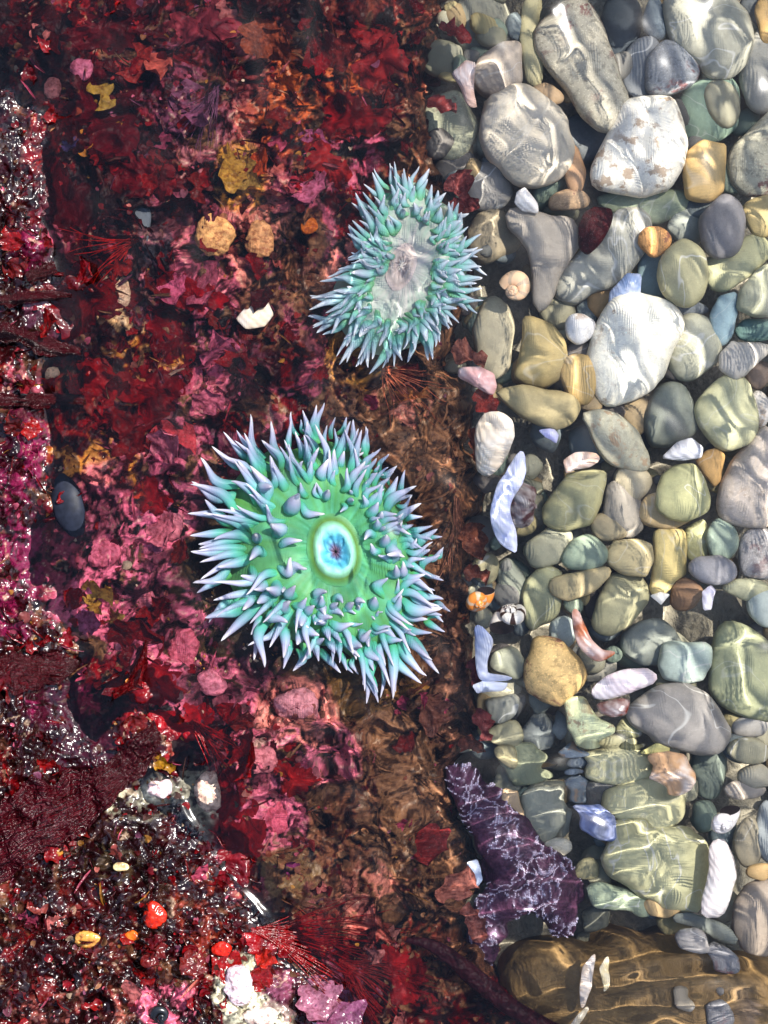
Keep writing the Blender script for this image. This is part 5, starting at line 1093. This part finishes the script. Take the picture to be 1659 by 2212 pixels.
# the big feathery frond draped over the wet rock, and the dark ribbons at the left
def sheet_frond(pl, pr, label, n=230, w_=70, lift=.003, ridge=.0006, ribs=7, name='frond'):
    A = resample(pl, n); B = resample(pr, n)
    rows = []; us = []; vv = []
    for i in range(n):
        q = np.linspace(0, 1, w_); q = q + (q - .5) * .5 * (fbm(np.full(w_, i / n * 9 + 40), np.round(q) * 5, int(pl[0][1]), 3) - .5) * 2; x = A[i, 0] * (1 - q) + B[i, 0] * q; y = A[i, 1] * (1 - q) + B[i, 1] * q
        z = zlook(x, y, RZS)
        rows.append((x, y, z)); us.append(np.full(w_, i / n)); vv.append(np.linspace(0, 1, w_))
    X = np.array([r_[0] for r_ in rows]); Y = np.array([r_[1] for r_ in rows]); Z = np.array([r_[2] for r_ in rows])
    Uu = np.array(us); Vv = np.array(vv)
    Z = Z + lift + ridge * np.sin(Vv * ribs * 6.28 + 2 * np.sin(Uu * 5)) + ridge * .45 * np.sin(Uu * 150 + Vv * 18 + 14 * fbm(Uu * 8, Vv * 6, 401, 3)) * sm(.45, .65, fbm(Uu * 10, Vv * 6, 411, 2)) + ridge * 2.4 * (fbm(Uu * 7, Vv * 5, 431, 3) - .5) * sm(.15, .6, Uu) + .003 * np.sin(Vv * math.pi)
    wx, wy = unproj(X, Y, Z)
    V = np.stack([wx, wy, Z], -1).reshape(-1, 3); c0 = V.mean(0)
    o = link(name, mesh_from(name, V - c0, grid_faces(n, w_), [m_frond], attr={'u': Uu.ravel(), 'v': Vv.ravel()}), None, Vector(c0))
    return tag(o, label, 'alga')
sheet_frond([(335, 1560), (230, 1640), (120, 1690), (0, 1715), (-90, 1730)], [(350, 1600), (290, 1690), (180, 1790), (60, 1860), (-90, 1920)], 'broad glistening crimson frond fanning out to the left edge', lift=.004)
sheet_frond([(-40, 1405), (60, 1410), (130, 1415), (170, 1425)], [(-40, 1490), (60, 1490), (130, 1475), (165, 1450)], 'dark wet frond with bright glints above the magenta crust', 120, 40, .004)
sheet_frond([(-40, 690), (40, 700), (110, 725), (180, 745)], [(-40, 730), (40, 745), (110, 770), (178, 775)], 'upper dark wet ribbon frond at the left edge', 130, 24, .003, ribs=2)
sheet_frond([(-40, 845), (60, 850), (120, 852), (182, 858)], [(-40, 880), (60, 880), (120, 880), (180, 880)], 'lower dark wet ribbon frond at the left edge', 130, 24, .003, ribs=2)
sheet_frond([(-40, 640), (50, 632), (110, 628), (155, 632)], [(-40, 668), (50, 660), (110, 650), (152, 645)], 'short wet ribbon frond above the two dark ribbons', 110, 20, .003, ribs=2)
sheet_frond([(55, 585), (90, 570), (115, 560)], [(60, 615), (95, 605), (125, 590)], 'small comb like wet frond below the magenta knob', 80, 24, .004, ribs=4)

def drape(px, py, a, b, ang, col, label, seed):
    rg = np.random.default_rng(seed); n, k = 22, 64; th = np.linspace(0, 2 * math.pi, k, endpoint=False); rows = []
    rr = 1 + .22 * np.sin(2 * th + rg.uniform(0, 6)) + .16 * np.sin(3 * th + rg.uniform(0, 6)) + .12 * np.sin(5 * th + rg.uniform(0, 6)) + .09 * np.sin(9 * th + rg.uniform(0, 6)) + .06 * np.sin(17 * th + rg.uniform(0, 6))
    for i in range(n):
        q = (i + .02) / (n - 1); x0 = a * q * rr * np.cos(th); y0 = b * q * rr * np.sin(th); c_, s_ = math.cos(R(ang)), math.sin(R(ang))
        X = px + x0 * c_ + y0 * s_; Y = py + x0 * s_ - y0 * c_
        rows.append((X, Y))
    X, Y = (np.array([r_[j] for r_ in rows]) for j in range(2)); Z = zlook(X, Y); Zs = zlook(X, Y, RZS)
    Q_ = np.linspace(0, 1, n)[:, None]
    Zs = Zs + .0024 - .002 * Q_ ** 3 + .0052 * (fbm(X / 38, Y / 38, seed, 3) - .5) + .0007 * Q_ ** 2 * np.sin(th * 13 + Q_ * 5 + 4 * np.sin(th * 2))
    wx, wy = unproj(X, Y, Zs); V = np.stack([wx, wy, Zs], -1).reshape(-1, 3); c0 = V.mean(0)
    o = link('broad_seaweed', mesh_from('broad_seaweed', V - c0, grid_faces(n, k, True)[:, ::-1], [m_sheet]), None, Vector(c0)); o.color = (*lin(col, 1.0), 1)
    return tag(o, label, 'alga')
for k, (px, py, a, b, ang, col, lab) in enumerate([
    (230, 240, 80, 100, 10, (58, 2, 8), 'large near black red algae sheet in the upper left'), (240, 60, 90, 55, 0, (64, 4, 10), 'dark red algae sheet at the top edge left'), (330, 385, 80, 60, 30, (70, 4, 10), 'dark crimson sheet above the slate oval stone'), (150, 440, 60, 80, 0, (50, 2, 6), 'blackish red sheet left of the slate oval stone'),
    (190, 650, 90, 70, 20, (76, 3, 6), 'dark red sheet right of the short wet ribbon'), (370, 700, 55, 85, -10, (84, 3, 8), 'deep crimson sheet left of the cream barnacle shell'), (430, 640, 45, 40, 0, (104, 4, 12), 'small crimson sheet between the peach lump and barnacle shell'), (240, 830, 80, 55, 10, (92, 4, 6), 'glowing dark red sheet left of the tall pink blade'), (340, 850, 60, 60, 0, (80, 3, 8), 'crimson sheet just left of the tall pink blade'), (275, 940, 60, 50, 30, (76, 4, 6), 'dark red sheet above the crimson pink lobed flap'),
    (330, 1075, 40, 40, 0, (110, 6, 14), 'red sheet beside the upright pink lump'), (330, 1480, 70, 45, 20, (100, 4, 10), 'wide crimson sheet under the broad dark crimson sheets'), (395, 1560, 55, 45, 0, (120, 6, 14), 'bright crimson sheet left of the crimson sheet by the golden leaf'), (500, 1720, 45, 60, 20, (96, 4, 12), 'crimson sheet right of the cream crust lump'), (520, 1830, 60, 60, 30, (84, 4, 10), 'dark crimson sheet below the rose pink lump'), (640, 1680, 50, 35, 10, (110, 14, 16), 'red brown sheet right of the crust strip'),
    (620, 2040, 80, 40, 15, (110, 6, 12), 'red sheet beneath the crimson filaments'), (860, 2110, 90, 45, 35, (96, 12, 16), 'wine red sheet left of the dark stipe'), (760, 2180, 60, 35, 10, (84, 8, 16), 'wine red sheet at the bottom edge'), (700, 340, 60, 40, 60, (120, 20, 20), 'red sheet behind the mauve pink blades'), (760, 250, 60, 60, 0, (96, 10, 14), 'dark red sheet above the far anemone'), (820, 120, 70, 60, 0, (110, 24, 26), 'red brown sheet at the top right of the rock'), (440, 60, 70, 50, 20, (104, 34, 44), 'dusky red sheet at the top edge left of the brown blades')]):
    drape(px, py, a, b, ang, col, lab, 500 + k)

# filament tufts and a dark stipe
def tuft(label, cx, cy, ang, ln, n, spread, col, name='filament_alga', rad=1.0, wig=.5):
    root_z = zrock(cx, cy) + .001; m = scl(root_z); SV, SF, o_ = [], [], 0
    for k in range(n):
        a = R(ang + rnd.uniform(-spread, spread)); l_ = ln * rnd.uniform(.5, 1.0); x, y = cx + rnd.uniform(-8, 8), cy + rnd.uniform(-8, 8); pts = []
        for i in range(9):
            z = zrock(x, y) + .0015 + .004 * math.sin(i / 8 * math.pi) * rnd.uniform(.6, 1.2); pts.append(tuple(P(x, y, z)))
            a += rnd.uniform(-wig, wig) * .35; x += math.cos(a) * l_ / 8; y -= math.sin(a) * l_ / 8
        V, F, t = sweep(resample(pts, 14), np.linspace(1, .35, 14) * rad * rnd.uniform(.6, 1.2) * m, 1.0, 5)
        SV.append(V); SF.append(F + o_); o_ += len(V)
    V = np.concatenate(SV); c0 = V.mean(0)
    o = link(name, mesh_from(name, V - c0, np.concatenate(SF), [m_turf], np.broadcast_to(lin(col, .9), (len(V), 3)) * (.6 + .8 * np.random.default_rng(4).random((len(V), 1)))), None, Vector(c0))
    return tag(o, label, 'alga')
tuft('bright red branching filament alga left of the slate oval stone', 290, 520, 210, 170, 16, 35, (150, 18, 10), rad=2.2)
tuft('mass of crimson filaments along the lower rock', 560, 2010, -12, 330, 46, 22, (120, 10, 12), rad=2.0)
tuft('dark crimson filaments spreading towards the bottom edge', 740, 2080, -45, 260, 40, 35, (110, 14, 16), rad=2.0)
tuft('brown pink filaments trailing down the rock edge beside the big anemone', 985, 1080, -90, 260, 22, 16, (140, 92, 70), rad=1.8)
tuft('reddish threads on the brown rock between the anemones', 820, 800, -35, 210, 20, 30, (176, 96, 66), rad=1.5)
tuft('fine purple threads in the dark upper left', 470, 190, -110, 150, 24, 25, (104, 60, 86), rad=1.8)
tuft('dark red threads below the pink crust', 420, 1560, -50, 180, 22, 30, (130, 12, 18), rad=1.8)
sp = resample([(880, 2030), (930, 2038), (985, 2075), (1045, 2130), (1110, 2180), (1230, 2250)], 40)
path = [tuple(P(a, b, -.020 - .00003 * i * i / 4)) for i, (a, b) in enumerate(sp)]
V, F, t = sweep(path, np.interp(np.linspace(0, 1, 40), [0, .2, 1], [.0012, .0042, .0056]), .8, 14)
c0 = V.mean(0)
tag(link('stipe', mesh_from('stipe', V - c0, F, [m_turf], np.broadcast_to(lin((48, 14, 22), .8), (len(V), 3))), None, Vector(c0)), 'thick dark maroon stipe running along the boulder to the bottom edge', 'alga')

# more single blades, alike: 170 red ones and 70 pink ones over the drowned rock
def region_ok(px, py):
    if np.hypot((px - 690) / 285, (py - 1190) / 320) < 1: return False
    if np.hypot((px - 860) / 200, (py - 585) / 235) < 1: return False
    e = float(np.interp(py, EDGE[:, 0], EDGE[:, 1])); return px < e - 25
cnt = {'r': 0, 'p': 0}
RB = [((96, 4, 10), 'dark red'), ((126, 6, 14), 'crimson'), ((70, 3, 8), 'maroon'), ((140, 16, 16), 'bright red'), ((108, 24, 20), 'brown red')]
PB = [((178, 70, 96), 'pink'), ((150, 56, 84), 'dusky pink'), ((190, 106, 102), 'salmon'), ((146, 68, 60), 'rust pink')]
while cnt['r'] < 170 or cnt['p'] < 46:
    px, py = rnd.uniform(10, 1000), rnd.uniform(0, 2200)
    if not region_ok(px, py): continue
    brown = px > 700 and py > 700; kb = rnd.randrange(5); kp = rnd.randrange(4)
    if cnt['r'] < 170 and not (brown and rnd.random() < .6):
        blade(px, py, rnd.uniform(28, 70), rnd.uniform(0, 360), RB[kb][0], say(RB[kb][1] + ' algae blade', px, py, RM), rnd.randrange(12), None, 'small dark red blades on the rock', wide=rnd.uniform(.7, 1.2)); cnt['r'] += 1
    elif cnt['p'] < 46:
        blade(px, py, rnd.uniform(22, 50), rnd.uniform(0, 360), PB[kp][0], say(PB[kp][1] + ' algae flake', px, py, RM), rnd.randrange(12), None, 'small pink flakes on the rock', wide=rnd.uniform(.8, 1.3)); cnt['p'] += 1

# grains of sand and shell grit lying in the brown basin
GV, GF = [], []
for q in range(90):
    px, py = rnd.uniform(415, 640), rnd.uniform(1230, 1450)
    r = rnd.uniform(.0003, .0009); SVq = oc * r * np.array([rnd.uniform(.7, 1.8), rnd.uniform(.7, 1.3), .8]); a = rnd.uniform(0, 6.3); ca_, sa_ = math.cos(a), math.sin(a)
    SVq = SVq @ np.array([(ca_, sa_, 0), (-sa_, ca_, 0), (0, 0, 1)]); GV.append(SVq + np.array(P(px, py, zrock(px, py) + .0002))); GF.append(ocf + 5 * q)
gcol = np.repeat(np.array([lin(rnd.choice([CRM, OCH, (200, 180, 140), BRN])) for _ in range(90)]), 5, 0)
tag(link('shell_grit', mesh_from('shell_grit', np.concatenate(GV), np.concatenate(GF), [m_turf], gcol)), 'pale grains of shell grit scattered in the brown basin', None, None, 'stuff')

# short turf that nobody could count
rg = np.random.default_rng(99)
N = 14500
tx = rg.uniform(-130, 1080, N); ty = rg.uniform(-330, 2420, N)
e = np.interp(ty, EDGE[:, 0], EDGE[:, 1])
ok = (tx < e - 6) & (np.hypot((tx - 690) / 255, (ty - 1190) / 285) > 1) & (np.hypot((tx - 860) / 150, (ty - 585) / 190) > 1)
dens = fbm(tx / 90, ty / 90, 311, 3); ok &= dens + rg.uniform(-.2, .2, N) > .42
tx, ty = tx[ok], ty[ok]; N = len(tx)
ii = np.clip(np.searchsorted(gy, ty), 0, len(gy) - 1); jj = np.clip(np.searchsorted(gx, tx), 0, len(gx) - 1)
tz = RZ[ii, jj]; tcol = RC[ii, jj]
x0, y0 = unproj(tx, ty, tz); B0 = np.stack([x0, y0, tz - .0006], -1)
ang = rg.uniform(0, 6.283, N); pit = rg.uniform(.1, 1.0, N); thin = rg.random(N) < .07; ln = np.where(thin, rg.uniform(22, 60, N), rg.gamma(4, 2.3, N).clip(4, 24)) / PX; wd = ln * np.where(thin, rg.uniform(.03, .07, N), rg.uniform(.28, .6, N))
dr = np.stack([np.cos(ang) * np.cos(pit), np.sin(ang) * np.cos(pit), np.sin(pit)], -1); sd = np.stack([-np.sin(ang), np.cos(ang), rg.uniform(-.4, .4, N)], -1)
up = np.cross(dr, sd)
pts = []
for t, wk, bk in ((0, .55, 0), (.35, 1, .10), (.72, .92, .08), (1, .42, -.14)):
    for s in (-1, 0, 1):
        pts.append(B0 + dr * (ln * t)[:, None] + sd * (wd * wk * s)[:, None] + up * (ln * (bk + .1 * abs(s)))[:, None])
V = np.stack(pts, 1).reshape(-1, 3)
f1 = grid_faces(4, 3); F = (f1[None] + (np.arange(N) * 12)[:, None, None]).reshape(-1, 4)
palr = np.array([lin(c_) for c_ in (MAR, CRI, (90, 8, 14), PNK, BRN, MAU, (130, 20, 24), SAL, OCH, CRM)]); pr = rg.choice(10, N, p=[.33, .18, .2, .05, .08, .04, .05, .02, .03, .02])  # ochre and cream flakes paint gold and cream highlights into the turf
brn = (tx > 650) & (ty > 700); pr = np.where(brn & (rg.random(N) < .7), 4, pr)
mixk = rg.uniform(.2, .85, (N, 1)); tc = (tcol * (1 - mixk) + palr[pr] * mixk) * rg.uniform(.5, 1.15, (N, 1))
tag(link('algae_turf', mesh_from('algae_turf', V, F, [m_turf], np.repeat(tc, 12, 0))), 'short red and brown algae turf covering the rock', None, None, 'stuff')
